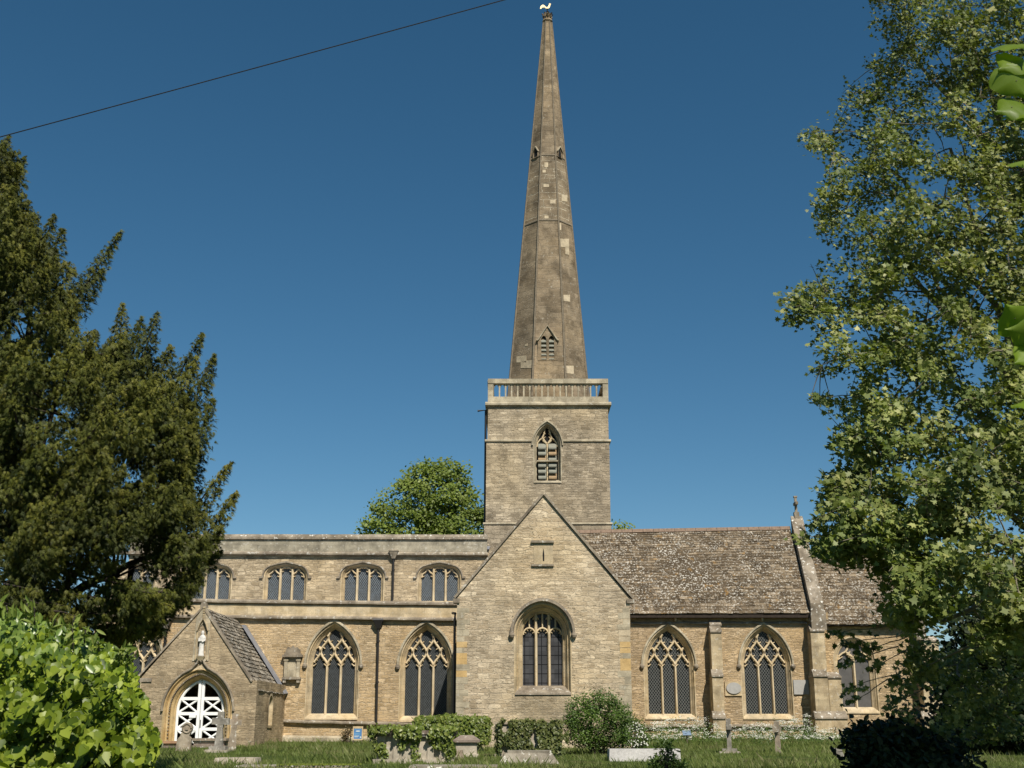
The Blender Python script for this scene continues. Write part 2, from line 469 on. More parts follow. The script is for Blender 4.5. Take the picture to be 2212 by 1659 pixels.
def arch_top(pts): return pts[1:-1]
def half_at(pts, z):
    """half width of an arch outline at height z"""
    k = len(pts)//2
    cx = pts[k][0]
    for a, b in zip(pts[:k], pts[1:k+1]):
        if a[1] <= z <= b[1] and b[1] > a[1]:
            t = (z-a[1])/(b[1]-a[1]); return cx - (a[0] + (b[0]-a[0])*t)
    return -1 if z > pts[k][1] else cx - pts[1][0]
def top_at(pts, x):
    k = len(pts)//2
    cx = pts[k][0]; xx = cx - abs(x-cx)
    for a, b in zip(pts[1:k], pts[2:k+1]):
        if a[0] <= xx <= b[0] and b[0] > a[0]:
            return a[1] + (b[1]-a[1])*(xx-a[0])/(b[0]-a[0])
    return pts[1][1]

def cusp(b, x, z, dx, dz, L, yb, yf, w=.075):
    b.bar([(x, z), (x+dx*L*.55, z+dz*L*.55), (x+dx*L, z+dz*L)], [w, w*.55, w*.5], yb, (yb+yf)/2, yf)

def ring(b, cx, z0, zs, za, w, kind, profile, n=11):
    rings = []
    for d, y in profile:
        pts = arch(cx, z0 - d*1.0, zs, za + d*1.12, w + d, kind, n)
        rings.append([(x, y, z) for x, z in pts])
    b.loft(rings, True, False)

HOLES = {}
def make_window(wallkey, plane, Xc, Yb, Xs, Ys, Ya, hw, kind='retic', dmat='dress', gmat='lead_glass', depth=.30, jamb=.26,
                hood=None, sillext=.0, label=None, archkind='pointed', stops=True, glabel=None):
    p0 = at(Xc, Yb, plane); ps = at(Xs, Ys, plane); pa = at(Xs, Ya, plane)
    w = (at(Xs+hw, Ys, plane).x - at(Xs-hw, Ys, plane).x)/2
    cx = ps.x*.5 + p0.x*.5
    z0, zs, za = p0.z, ps.z, pa.z
    y0 = plane
    # dressed surround, its mouldings stepping back to the glass
    b = MB()
    prof = [(jamb, y0-.004), (jamb-.05, y0-.004), (jamb-.07, y0+.05), (jamb*.62, y0+depth*.32), (jamb*.55, y0+depth*.30), (jamb*.5, y0+depth*.42),
            (jamb*.2, y0+depth*.72), (jamb*.14, y0+depth*.70), (.0, y0+depth*.86), (0, y0+depth+.05)]
    ring(b, cx, z0, zs, za, w, archkind, prof)
    win = b.build('window', M[dmat], church)
    if label: win['label'] = label
    HOLES.setdefault(wallkey, []).append(arch(cx, z0-jamb, zs, za+jamb*1.12, w+jamb, archkind))
    inner = arch(cx, z0, zs, za, w, archkind)
    # glass
    g = MB(); yg = y0 + depth
    g.poly([(x, yg, z) for x, z in inner])
    go = g.build('glass', M[gmat], win)
    if glabel: go['label'] = glabel
    # sloping sill stone
    s = MB()
    xe = w + jamb*.9
    s.prism([(cx-xe, y0-.05, z0-jamb), (cx-xe, y0-.03, z0-jamb+.07), (cx-xe, y0+depth*.8, z0+.015), (cx-xe, y0+depth*.8, z0-jamb)], (2*xe, 0, 0))
    s.build('sill', M['string'] if kind == 'panel' else M[dmat], win)
    yb, ym, yf = yg+.01, yg-.06, yg-.15
    mw = .12
    nl = 2 if kind in ('bell', 'two') else 3
    lw = 2*w/nl
    mx = [cx - w + lw*i for i in range(1, nl)]
    if kind == 'retic':
        h = (za - zs)*.385
        zt = zs - .02
        for x in mx:
            m = MB(); m.bar([(x, z0-.02), (x, zt)], mw, yb, ym, yf); m.build('mullion', M['tracery'], win)
        t = MB()
        A = lw/4
        for k in range(0, nl+1):
            xm = cx - w + lw*k
            for sgn in (-1, 1):
                run = []
                N = 60
                for i in range(N+1):
                    z = zt + (za-zt)*i/N
                    x = xm + sgn*A*(1-math.cos(math.pi*(z-zt)/h))
                    hwid = half_at(inner, z)
                    if hwid > 0 and abs(x-cx) < hwid - .02 and z < za-.04: run.append((x, z))
                    else:
                        if len(run) > 2: t.bar(run, mw*.92, yb, ym, yf+.02)
                        run = []
                if len(run) > 2: t.bar(run, mw*.92, yb, ym, yf+.02)
        # cusps of the cells and of the light heads
        cells = [(cx - lw/2, zt+h), (cx + lw/2, zt+h), (cx, zt+2*h)]
        for (x, z) in cells + [(cx-lw*1.5, zt+h*1.0), (cx+lw*1.5, zt+h*1.0), (cx-lw, zt+2*h), (cx+lw, zt+2*h)]:
            for sx in (-1, 1):
                for sz in (-1, 1):
                    qx, qz = x + sx*lw*.40, z + sz*h*.36
                    hh = half_at(inner, qz)
                    if hh < 0 or abs(qx-cx) > hh-.05: continue
                    cusp(t, qx, qz, -sx*.8, -sz*.55, lw*.27, yb-.01, yf+.03, .085)
        for k in range(nl):
            xl = cx - w + lw*(k+.5)
            for sx in (-1, 1):
                cusp(t, xl+sx*lw*.47, zt-.03, -sx*.75, .62, lw*.27, yb-.01, yf+.03, .085)
                cusp(t, xl+sx*lw*.30, zt+h*.46, -sx*.6, -.5, lw*.18, yb-.01, yf+.04, .06)
        t.build('tracery', M['tracery'], win)
    elif kind == 'three':
        t = MB()
        for x in mx:
            m = MB(); m.bar([(x, z0-.02), (x, top_at(inner, x)-.02)], mw*1.05, yb, ym, yf); m.build('mullion', M['tracery'], win)
        for k in range(nl):
            xl = cx - w + lw*(k+.5)
            zt = min(top_at(inner, xl-lw*.42), top_at(inner, xl+lw*.42)) - .02
            zt2 = top_at(inner, xl)
            for sx in (-1, 1):
                t.bar([(xl+sx*lw*.5, zt-.20), (xl+sx*lw*.43, zt-.03), (xl+sx*lw*.2, zt+.06), (xl+sx*lw*.02, min(zt2, zt+.22))], .085, yb, ym, yf+.02)
                cusp(t, xl+sx*lw*.44, zt-.17, -sx*.9, .35, .13, yb-.01, yf+.04, .08)
        t.build('tracery', M['tracery'], win)
    elif kind == 'panel':
        t = MB()
        for x in mx:
            m = MB(); m.bar([(x, z0-.02), (x, top_at(inner, x)+.02)], mw, yb, ym, yf); m.build('mullion', M['tracery'], win)
        for k in range(nl):
            xl = cx - w + lw*(k+.5)
            r = lw*.46
            t.bar([(xl - r*math.cos(R(a)), zs + r*math.sin(R(a))*1.08) for a in range(0, 181, 12)], .075, yb, ym, yf+.02)
            t.bar([(xl, zs+r*1.05), (xl, top_at(inner, xl)+.02)], .07, yb, ym, yf+.03)
            for a in (25, 68, 112, 155):
                t_, u_ = math.cos(R(a)), math.sin(R(a))
                cusp(t, xl+r*t_*.98, zs+r*u_*1.04, -t_, -u_, r*.42, yb-.01, yf+.04, .06)
        for k in range(nl-1):
            xm = mx[k]
            t.bar([(xm - lw*.22, zs+lw*1.15), (xm, zs+lw*1.5), (xm+lw*.22, zs+lw*1.15)], .05, yb, ym, yf+.04)
        t.build('tracery', M['tracery'], win)
    elif kind in ('bell', 'two'):
        t = MB()
        r = lw*.5
        x = mx[0]
        m = MB(); m.bar([(x, z0-.02), (x, zs+.02)], mw*1.15, yb, ym, yf); m.build('mullion', M['tracery'], win)
        hh = (za-zs)
        for k in range(2):
            xl = cx - w + lw*(k+.5)
            for sx in (-1, 1):
                t.bar([(xl + sx*lw*.5, zs-.02), (xl+sx*lw*.42, zs+hh*.2), (xl+sx*lw*.2, zs+hh*.36), (xl, zs+hh*.44)], .085, yb, ym, yf+.02)
                cusp(t, xl+sx*lw*.44, zs+.02, -sx*.85, .5, lw*.30, yb-.01, yf+.04, .075)
            t.bar([(xl, zs+hh*.42), (cx + (xl-cx)*.55, zs+hh*.70), (cx+(xl-cx)*.42, min(zs+hh*.9, top_at(inner, cx+(xl-cx)*.42)))], .09, yb, ym, yf+.02)
        t.bar([(cx-lw*.42, zs+hh*.34), (cx, zs+hh*.12), (cx+lw*.42, zs+hh*.34)], .11, yb, ym, yf+.02)
        for a in range(4):
            c_, s_ = math.cos(R(45+90*a)), math.sin(R(45+90*a))
            zc = zs+hh*.60
            cusp(t, cx+c_*lw*.50, zc+s_*lw*.46, -c_, -s_, lw*.27, yb-.01, yf+.04, .09)
        t.build('tracery', M['tracery'], win)
    # hood mould with head stops
    if hood:
        d1, d2, pr = hood
        h = MB()
        A_ = arch_top(arch(cx, z0, zs, za + d1*1.12, w+d1, archkind)); B_ = arch_top(arch(cx, z0, zs, za + d2*1.15, w+d2, archkind))
        C_ = arch_top(arch(cx, z0, zs, za + (d1*.75+d2*.25)*1.13, w+(d1*.75+d2*.25), archkind))
        rings = [[(x, y0+.01, z) for x, z in A_], [(x, y0-pr*.5, z) for x, z in A_], [(x, y0-pr, z) for x, z in C_],
                 [(x, y0-pr*.9, z) for x, z in B_], [(x, y0+.01, z) for x, z in B_]]
        h.loft(rings, False)
        ho = h.build('hood_mould', M['dressgrey' if dmat == 'dress' and kind == 'retic' else 'string'] if kind != 'bell' else M['dressgrey'], win)
        if stops:
            for sx in (-1, 1):
                k = MB(); c = Vector((cx+sx*(w+(d1+d2)/2+.01), y0-pr*.5, zs-.04))
                if stops == 'ret':
                    k.box(c.x-.02 if sx > 0 else c.x-.14, c.x+.14 if sx > 0 else c.x+.02, y0-pr, y0+.01, c.z-.035, c.z+.045)
                else:
                    k.lathe(c + Vector((0, 0, -.1)), [(.035, -.05), (.085, .0), (.115, .08), (.10, .15), (.05, .20)], 9)
                k.build('label_stop', M['string'], win)
    return win, (cx, z0, zs, za, w)

# aisle windows
aw = dict(plane=0.0, kind='retic', hw=45.3, depth=.34, jamb=.25, hood=(.255, .37, .10))
make_window('aisle', Xc=716, Yb=1542, Xs=719, Ys=1436, Ya=1358, label='three-light window between the wall monument and the aisle downpipe', gmat='lead_glass2', **aw)
make_window('aisle', Xc=917.5, Yb=1547, Xs=920.5, Ys=1438, Ya=1360, label='three-light window half shaded beside the transept', gmat='lead_glass2', **aw)
make_window('aisle', Xc=284, Yb=1535, Xs=288, Ys=1428, Ya=1350, label='three-light window behind the hedge, left of the porch', gmat='lead_glass2', **aw)
# clerestory
cw = dict(plane=NV, kind='three', hw=39, depth=.26, jamb=.19, hood=(.195, .28, .09), archkind='tudor', stops='ret', gmat='lead_glass_blue')
for i, X in enumerate((288, 453.5, 616, 783, 949)):
    make_window('clere', Xc=X-.5, Yb=1296.5+i*.4, Xs=X, Ys=1246, Ya=1226, **cw)
# transept
make_window('transept', plane=TR, Xc=1172.6, Yb=1481, Xs=1173, Ys=1369, Ya=1323, hw=43, kind='panel', depth=.62, jamb=.34, gmat='square_glass',
            hood=(.355, .49, .16), label='three-light window in the transept gable with panel tracery')
# chancel
kw = dict(plane=CH, kind='retic', hw=44.6, depth=.34, jamb=.24, hood=(.245, .35, .10))
make_window('chancel', Xc=1448.5, Yb=1542.5, Xs=1445.5, Ys=1437, Ya=1362, label='three-light chancel window nearer the transept', gmat='lead_glass', **kw)
make_window('chancel', Xc=1660, Yb=1542.5, Xs=1655, Ys=1437, Ya=1362, label='three-light chancel window between the oval and square tablets', gmat='lead_glass', **kw)
make_window('sanct', plane=C2, Xc=1851, Yb=1528, Xs=1849, Ys=1424, Ya=1388, hw=33, kind='two', depth=.30, jamb=.28, gmat='grey_glass', label='two-light window covered with grey sheeting', hood=None)
# bell opening
bell, BD = make_window('tower', plane=TW, Xc=1182.8, Yb=1035, Xs=1182.6, Ys=962, Ya=921, hw=22.5, kind='bell', depth=.42, jamb=.20, gmat='dark', dmat='dressgrey',
            hood=(.205, .30, .10), stops=False, label='louvred two-light bell opening')
cx, z0, zs, za, w = BD
lv_m = [plain('louvre_slate', (.22, .22, .18), .85), plain('louvre_rusty', (.30, .21, .12), .85)]
for k in range(2):
    xl = cx - w + w*(k+.5)
    H = zs + .12 - z0
    for j in range(6):
        zc = z0 + H*(j+.45)/6
        b = MB(); hw_ = w*.5 - .07
        b.hexa([(xl-hw_, TW+.10, zc-.13), (xl+hw_, TW+.10, zc-.13), (xl+hw_, TW+.40, zc+.17), (xl-hw_, TW+.40, zc+.17),
                (xl-hw_, TW+.08, zc-.05), (xl+hw_, TW+.08, zc-.05), (xl+hw_, TW+.38, zc+.24), (xl-hw_, TW+.38, zc+.24)])
        b.build('louvre', lv_m[1 if (k, j) in ((0, 3), (1, 0), (1, 4)) else 0], bell)
b = MB(); b.box(cx-w, cx+w, TW+.06, TW+.3, z0+(zs-z0)*.53, z0+(zs-z0)*.53+.07); b.build('transom', M['dressgrey'], bell)

# ---- string courses: a moulding between two measured points of a wall
def course(name, mat, X0, Y0, X1, Y1, y, h, proj, drip=.35, parent=None, wob=.0):
    a, c = at(X0, Y0, y), at(X1, Y1, y)
    b = MB(); n = max(2, int((c.x-a.x)/.5))
    rings = []
    for i in range(n+1):
        q = a.lerp(c, i/n); dz = random.uniform(-wob, wob); dy = random.uniform(-wob, wob)*.6
        rings.append([(q.x, y+.01, q.z+h*.5+dz), (q.x, y-proj*.55+dy, q.z+h*.38+dz), (q.x, y-proj+dy, q.z+dz), (q.x, y-proj+dy, q.z-h*drip+dz), (q.x, y-proj*.35, q.z-h*.5+dz), (q.x, y+.01, q.z-h*.5+dz)])
    b.loft(rings, True, True)
    return b.build(name, mat, parent or church)

# ---- aisle
GB = -.7
A0, A1 = at(190, 1500, 0).x, at(1012, 1500, 0).x
wall_panel('aisle_wall', [(A0, GB), (A1, GB), (A1, at(1012, 1307, 0).z), (A0, at(190, 1297, 0).z)], HOLES['aisle'], 0.0, M['aisle'], thick=.5)
# smooth ashlar band between the two upper strings
b = MB(); p, q, r_, s_ = at(190, 1302, -.06), at(1010, 1310, -.06), at(1010, 1336, -.06), at(190, 1332, -.06)
b.hexa([(p.x, -.05, s_.z), (q.x, -.05, r_.z), (q.x, .1, r_.z), (p.x, .1, s_.z), (p.x, -.05, p.z), (q.x, -.05, q.z), (q.x, .1, q.z), (p.x, .1, p.z)])
b.build('aisle_parapet', M['dress'], church)
course('coping', M['string'], 190, 1295, 1008, 1305, 0, .20, .16, wob=.008)
course('string_course', M['string'], 190, 1329, 1010, 1338, 0, .19, .20, wob=.01)
course('string_course', M['string'], 590, 1557, 1012, 1567, 0, .15, .17, wob=.015)
b = MB(); a, c = at(596, 1591, 0), at(1010, 1597, 0)
b.hexa([(a.x, -.2, GB), (c.x, -.2, GB), (c.x, .02, GB), (a.x, .02, GB), (a.x, -.2, a.z-.03), (c.x, -.2, c.z-.03), (c.x, -.02, c.z+.06), (a.x, -.02, a.z+.06)])
b.build('plinth', M['dressgrey'], church)
b = MB()   # lead roof of the aisle, its pitch too low to be seen from the yard
zt = at(600, 1303, 0).z - .25
b.quad((A0, .5, zt), (A1, .5, zt), (A1, NV, zt+.2), (A0, NV, zt+.2)); b.build('roof', M['lead'], church)

# ---- nave with its clerestory
N0, N1 = A0 + .01, at(1056, 1250, NV).x
wall_panel('clerestory_wall', [(N0, zt-.3), (N1, zt-.3), (N1, at(1056, 1194, NV).z), (N0, at(190, 1192, NV).z)], HOLES['clere'], NV, M['clere'], thick=.5)
b = MB(); p, q, r_, s_ = at(190, 1160, NV-.05), at(1052, 1160, NV-.05), at(1052, 1196, NV-.05), at(190, 1194, NV-.05)
b.hexa([(N0, NV-.05, s_.z), (q.x, NV-.05, r_.z), (q.x, NV+.45, r_.z), (N0, NV+.45, s_.z), (N0, NV-.05, p.z), (q.x, NV-.05, q.z), (q.x, NV+.45, q.z), (N0, NV+.45, p.z)])
b.build('nave_parapet', M['parapet'], church)
course('coping', M['coping'], 236, 1160, 1053.5, 1161, NV, .30, .15, wob=.006)
course('string_course', M['string'], 236, 1194, 1054, 1197, NV, .20, .20, wob=.01)
b = MB(); zr = at(600, 1175, NV).z - .2
b.quad((N0, NV+.45, zr), (N1, NV+.45, zr), (N1, NV+4, zr+.7), (N0, NV+4, zr+.7)); b.quad((N0, NV+4, zr+.7), (N1, NV+4, zr+.7), (N1, NV+8, zr), (N0, NV+8, zr))
b.build('roof', M['lead'], church)
b = MB(); b.quad((N0, NV, GB), (N0, NV+8, GB), (N0, NV+8, zr+.5), (N0, NV, zr+.5)); b.quad((N0, 0, GB), (N0, NV, GB), (N0, NV, zt+.2), (N0, 0, zt+.2))
b.quad((N0, NV+8, GB), (N1, NV+8, GB), (N1, NV+8, zr+.5), (N0, NV+8, zr+.5)); b.build('west_wall', M['aisle'], church)

# ---- tower
T5 = TW + 6.6
def tz(Y): return at(1183, Y, TW).z
tb = [(1046, 1300, 0), (1046, 1133, 1), (1049, 1128, 1), (1050.5, 955, 1), (1053, 949, 1), (1055, 872, 1)]
left = [xz(X, Y, TW) for X, Y, _ in tb]
right = [xz(X, Y, TW) for X, Y in ((1322.5, 1300), (1320.8, 1133), (1319, 1128), (1316.5, 955), (1315, 949), (1313.3, 872))]
left[0] = (left[1][0], 3.0); right[0] = (right[1][0], 3.0)
def tower_extra(b):
    for S in (left, right):
        for a, c in zip(S, S[1:]):
            b.quad((a[0], TW, a[1]), (c[0], TW, c[1]), (c[0], T5, c[1]), (a[0], T5, a[1]))
    b.quad((left[0][0], T5, 3), (right[0][0], T5, 3), (right[-1][0], T5, right[-1][1]), (left[-1][0], T5, left[-1][1]))
    b.quad((left[-1][0], TW, left[-1][1]-.02), (right[-1][0], TW, left[-1][1]-.02), (right[-1][0], T5, left[-1][1]-.02), (left[-1][0], T5, left[-1][1]-.02))
wall_panel('tower', left + right[::-1], HOLES['tower'], TW, M['tower'], extra=tower_extra)
TX0, TX1 = left[-1][0], right[-1][0]
def belt(name, Y, x0, x1, h, pr, mat, gap=None):
    z = tz(Y); b = MB()
    segs = [(x0-pr, gap[0]), (gap[1], x1+pr)] if gap else [(x0-pr, x1+pr)]
    for s0, s1 in segs[:1]:
        b.prism([(s0, TW+.01, z+h*.5), (s0, TW-pr, z+h*.1), (s0, TW-pr, z-h*.3), (s0, TW+.01, z-h*.5)], (s1-s0, 0, 0))
    def side(b, xe, sg): b.box(min(xe, xe+sg*pr), max(xe, xe+sg*pr), TW-.01, T5, z-h*.3+.003, z+h*.1-.003)
    side(b, x0, -1)
    if not gap: side(b, x1, 1)
    b.build(name, mat, church)
    if gap:
        b = MB(); s0, s1 = segs[1]; side(b, x1, 1)
        b.prism([(s0, TW+.01, z+h*.5), (s0, TW-pr, z+h*.1), (s0, TW-pr, z-h*.3), (s0, TW+.01, z-h*.5)], (s1-s0, 0, 0)); b.build(name, mat, church)
belt('string_course', 873, TX0, TX1, .26, .17, M['dressgrey'])
belt('string_course', 952, left[3][0], right[3][0], .16, .08, M['dressgrey'], gap=(at(1149, 952, TW).x, at(1216, 952, TW).x))
belt('string_course', 1131, left[1][0], right[1][0], .12, .06, M['dressgrey'])
# pierced parapet, one mesh per side
Zp = [tz(870), tz(857), tz(828.5), tz(818.6)]
def parapet(ax, x0, x1, y, sgn):
    def P(u, v, z): return (u, y + v*sgn, z) if ax == 'x' else (y + v*sgn, u, z)
    b = MB()
    def bx(u0, u1, v0, v1, za_, zb_):
        b.hexa([P(u0, v0, za_), P(u1, v0, za_), P(u1, v1, za_), P(u0, v1, za_), P(u0, v0, zb_), P(u1, v0, zb_), P(u1, v1, zb_), P(u0, v1, zb_)])
    L = x1 - x0
    pw = L*.046
    bx(x0, x1, 0, .28, Zp[0]-.1, Zp[1])
    bx(x0, x1, -.03, .30, Zp[2], Zp[3])
    bx(x0, x0+pw, .003, .277, Zp[1], Zp[2]); bx(x1-pw, x1, .003, .277, Zp[1], Zp[2])
    n = 18; st = (L-2*pw)/n
    H = Zp[2]-Zp[1]
    for i in range(n+1):
        u = x0+pw+st*i
        if 0 < i < n: bx(u-.04, u+.04, .07, .20, Zp[1], Zp[2])
        if i < n:
            c = u + st/2; r = st/2-.03
            for s in (-1, 1):   # spandrels shaping a cusped pointed head
                prev = None
                poly = [P(c+s*(r+.01), .09, Zp[2])]
                for q in range(7):
                    a = R(90*q/6)
                    poly.append(P(c+s*r*math.cos(a)*(1.0 if q != 3 else .78), .09, Zp[2]-.05-H*.34*(1-math.sin(a))))
                poly.append(P(c, .09, Zp[2]))
                off = Vector(P(0, .1, 0)) - Vector(P(0, 0, 0))
                b.prism(poly, off)
    return b.build('parapet', M['dressgrey'], church)
parapet('x', TX0-.03, TX1+.03, TW-.03, 1)
parapet('x', TX0-.03, TX1+.03, T5+.03, -1)
parapet('y', TW+.26, T5-.26, TX0-.03, 1)
parapet('y', TW+.26, T5-.26, TX1+.03, -1)

# ---- spire
YC = TW + 3.25
sb = at(1184.7, 816.5, YC-.95); st_ = at(1182.8, 48.5, YC-.12)
rb = (at(1267.5, 816.5, YC-.95).x - at(1102, 816.5, YC-.95).x)/2
rt = (at(1192.0, 48.5, YC).x - at(1173.6, 48.5, YC).x)/2
zb, ztp = sb.z, st_.z
xb, xt = sb.x, st_.x
zf = Zp[0] + .1
def spire_c(z): t = (z-zb)/(ztp-zb); return xb + (xt-xb)*t, rb + (rt-rb)*t
def octa(z, extra=0.0):
    c, r = spire_c(z); r = (r+extra)/math.cos(R(22.5))
    return [Vector((c + r*math.cos(R(22.5+45*k)), YC + r*math.sin(R(22.5+45*k)), z)) for k in range(8)]
b = MB(); NZ = 24
b.loft([octa(zf + (ztp-zf)*i/NZ) for i in range(NZ+1)], True, True); b.build('spire', M['spire'], church)
spire_obj = church.children[-1] if church.children else None
rib_m = plain('spire_rib', (.17, .14, .10), .9, nscale=6, var=.35)
for k in range(8):
    b = MB(); pts = [octa(zf + (ztp-zf)*i/12, .01)[k] for i in range(13)]
    b.tube(pts, [.075 - .035*i/12 for i in range(13)], 5); b.build('rib', rib_m, spire_obj if False else church)
for Y in (475, 334.6):
    z = hit(1183, Y, octa(zb)[5], (octa(zb)[6]-octa(zb)[5]).cross(octa(ztp)[5]-octa(zb)[5]).normalized()).z
    b = MB(); b.loft([octa(z-.06, .0), octa(z-.05, .035), octa(z+.02, .035), octa(z+.07, .0)]); b.build('spire_band', rib_m, church)
def face_plane(k):
    A, B, C = octa(zb)[k], octa(zb)[(k+1) % 8], octa(ztp)[k]
    N = (B-A).cross(C-A).normalized()
    c, r = spire_c(zb)
    if N.dot(A - Vector((c, YC, A.z))) < 0: N.negate()
    return A, N
# repaired stones let into the faces   (face 5 front, 4 left, 6 right)
for k, X0, Y0, X1, Y1 in ((6, 1209, 516, 1229, 533), (6, 1221, 533, 1229, 549), (6, 1217, 637, 1231, 650), (4, 1116, 768, 1137, 783), (4, 1125, 778, 1149, 795),
                          (6, 1222, 790, 1239, 806), (5, 1174, 398, 1186, 404), (5, 1188, 432, 1200, 440), (5, 1176, 466, 1185, 472), (5, 1176, 351, 1184, 361),
                          (5, 1172, 457-90, 1179, 373), (6, 1213, 421, 1225, 434), (6, 1207, 482, 1212, 496), (4, 1134, 742, 1140, 748)):
    A, N = face_plane(k)
    pts = [hit(X, Y, A, N) for X, Y in ((X0, Y1), (X1, Y1 + (2 if k == 6 else 0)), (X1, Y0), (X0, Y0 + (2 if k == 4 else 0)))]
    b = MB(); b.prism([q + N*.014 for q in pts], -N*.05); b.build('repair_stone', M['pale'], church)
# lucarne with two louvred lights
A, N = face_plane(5)
base = hit(1183, 776, A, N)
yl = base.y - .03
lz = lambda Y: at(1183, Y, yl).z
gx = at(1183, 740, yl).x; hwid = (at(1205, 733, yl).x - at(1160, 733, yl).x)/2
zA, zE, zB0 = lz(704), lz(734), lz(778)
lh = []
for s in (-1, 1):
    c = gx + s*hwid*.37
    lh.append(arch(c, zB0+.05, lz(733), lz(725), hwid*.25))
loops = [[(gx-hwid*.93, zB0-.02), (gx+hwid*.93, zB0-.02), (gx+hwid*.93, zE), (gx, zA-.06), (gx-hwid*.93, zE)]]
b = MB(); LL = [[Vector((p[0], p[1], 0)) for p in loops[0]]] + [[Vector((p[0], p[1], 0)) for p in h] for h in lh]
flat = [q for lp in LL for q in lp]; b.v = [(q.x, yl, q.y) for q in flat]
for tri in tessellate_polygon(LL): b.f.append(tuple(tri)); b.a.append(0)
o5 = loops[0]
for i in range(5):
    a, c = o5[i], o5[(i+1) % 5]; b.quad((a[0], yl, a[1]), (c[0], yl, c[1]), (c[0], yl+1.2, c[1]), (a[0], yl+1.2, a[1]))
for h in lh:
    b.loft([[(x, yl, z) for x, z in h], [(x, yl+.14, z) for x, z in h]])
luc = b.build('lucarne', M['spire'], church)
b = MB(); b.bar([(gx-hwid*1.06, zE-.06), (gx-hwid*.9, zE), (gx, zA), (gx+hwid*.9, zE), (gx+hwid*1.06, zE-.06)], .10, yl+.4, yl-.04, yl-.10); b.build('gable_moulding', M['dressgrey'], luc)
b = MB()
for h in lh: b.poly([(x, yl+.13, z) for x, z in h])
b.build('lucarne_recess', M['dark'], luc)
for s in (-1, 1):
    c = gx + s*hwid*.37
    for j in range(5):
        z = zB0+.1 + (lz(733)-zB0-.05)*j/4.6; q = hwid*.24
        b = MB(); b.hexa([(c-q, yl+.0, z-.07), (c+q, yl+.0, z-.07), (c+q, yl+.12, z+.06), (c-q, yl+.12, z+.06), (c-q, yl+.0, z-.02), (c+q, yl+.0, z-.02), (c+q, yl+.12, z+.10), (c-q, yl+.12, z+.10)])
        b.build('louvre', lv_m[0], luc)
# two small upper lucarnes on the diagonal faces
for k, X in ((4, 1158.5), (6, 1208)):
    A, N = face_plane(k); P0 = hit(X, 332, A, N)
    T = Vector((0, 0, 1)).cross(N).normalized(); U = Vector((0, 0, 1)); No = Vector((N.x, N.y, 0)).normalized()
    def L(u, v, d): return P0 + T*u + U*v + No*d
    b = MB(); fr = [(-.19, -.3), (.19, -.3), (.19, .10), (0, .42), (-.19, .10)]
    b.loft([[L(u, v, .10) for u, v in fr], [L(u, v, -.5) for u, v in fr]]); b.poly([L(u*1, v, .04) for u, v in fr])
    so = b.build('small_lucarne', M['spire'], church)
    b = MB(); b.poly([L(u*.55, v*.8-.03, .055) for u, v in fr]); b.build('opening', M['dark'], so)
    b = MB(); b.hexa([L(-.23, .06, -.3), L(0, .40, -.3), L(0, .40, .13), L(-.23, .06, .13), L(-.23, .12, -.3), L(0, .48, -.3), L(0, .48, .13), L(-.23, .12, .13)])
    b.hexa([L(.23, .06, -.3), L(0, .40, -.3), L(0, .40, .13), L(.23, .06, .13), L(.23, .12, -.3), L(0, .48, -.3), L(0, .48, .13), L(.23, .12, .13)]); b.build('gable_moulding', M['dressgrey'], so)
# finial and weathercock
sc = lambda Y: at(1182, Y, YC).z
b = MB(); r = rt
b.lathe((xt, YC, 0), [(r*.98, sc(50)), (r*1.25, sc(47)), (r*1.12, sc(44)), (r*.72, sc(42)), (r*.5, sc(38)), (r*.75, sc(34)), (r*.9, sc(31.5)), (r*.42, sc(30)), (r*.2, sc(27))], 10)
for q in range(8):
    a = R(45*q+10); dx, dy = math.cos(a), math.sin(a)
    b.tube([(xt+dx*r*.5, YC+dy*r*.5, sc(41)), (xt+dx*r*1.05, YC+dy*r*1.05, sc(38.5)), (xt+dx*r*1.0, YC+dy*r*1.0, sc(34)), (xt+dx*r*1.2, YC+dy*r*1.2, sc(31))], [r*.16, r*.22, r*.16, r*.24], 5)
b.build('finial', M['spire'], church)
vx = at(1182.2, 20, YC).x
def cockp(X, Y):
    p = at(X, Y, YC); return (p.x, p.z)
b = MB()
b.tube([(vx, YC, sc(31)), (vx, YC, sc(19))], .03, 6); b.lathe((vx, YC, 0), [(.02, sc(26.3)), (.075, sc(25)), (.02, sc(23.6))], 10); b.lathe((vx, YC, 0), [(.02, sc(22.3)), (.06, sc(21.3)), (.02, sc(20.3))], 8)
b.build('vane_rod', M['iron'], church)
cock = [(1181.5, 19), (1178, 18), (1175.5, 15.5), (1173.5, 17), (1172, 16.2), (1170.5, 17.5), (1168.2, 20), (1166.6, 19.4), (1167, 15.5), (1169, 12.5), (1172, 10.8), (1175, 11.3), (1177.3, 13.6), (1179, 15.6),
        (1182, 15.9), (1184.3, 14.2), (1185.3, 11.5), (1186.2, 8.6), (1187.6, 7.8), (1189.2, 8.3), (1190.3, 9.6), (1188.9, 10.1), (1188.6, 13), (1187.2, 16.6), (1184.8, 18.6)]
b = MB(); b.prism([(x, YC-.03, z) for x, z in (cockp(*q) for q in cock)], (0, .06, 0))
wc = b.build('weathercock', M['gold'], church); wc['label'] = 'gilded weathercock on the tip of the spire'

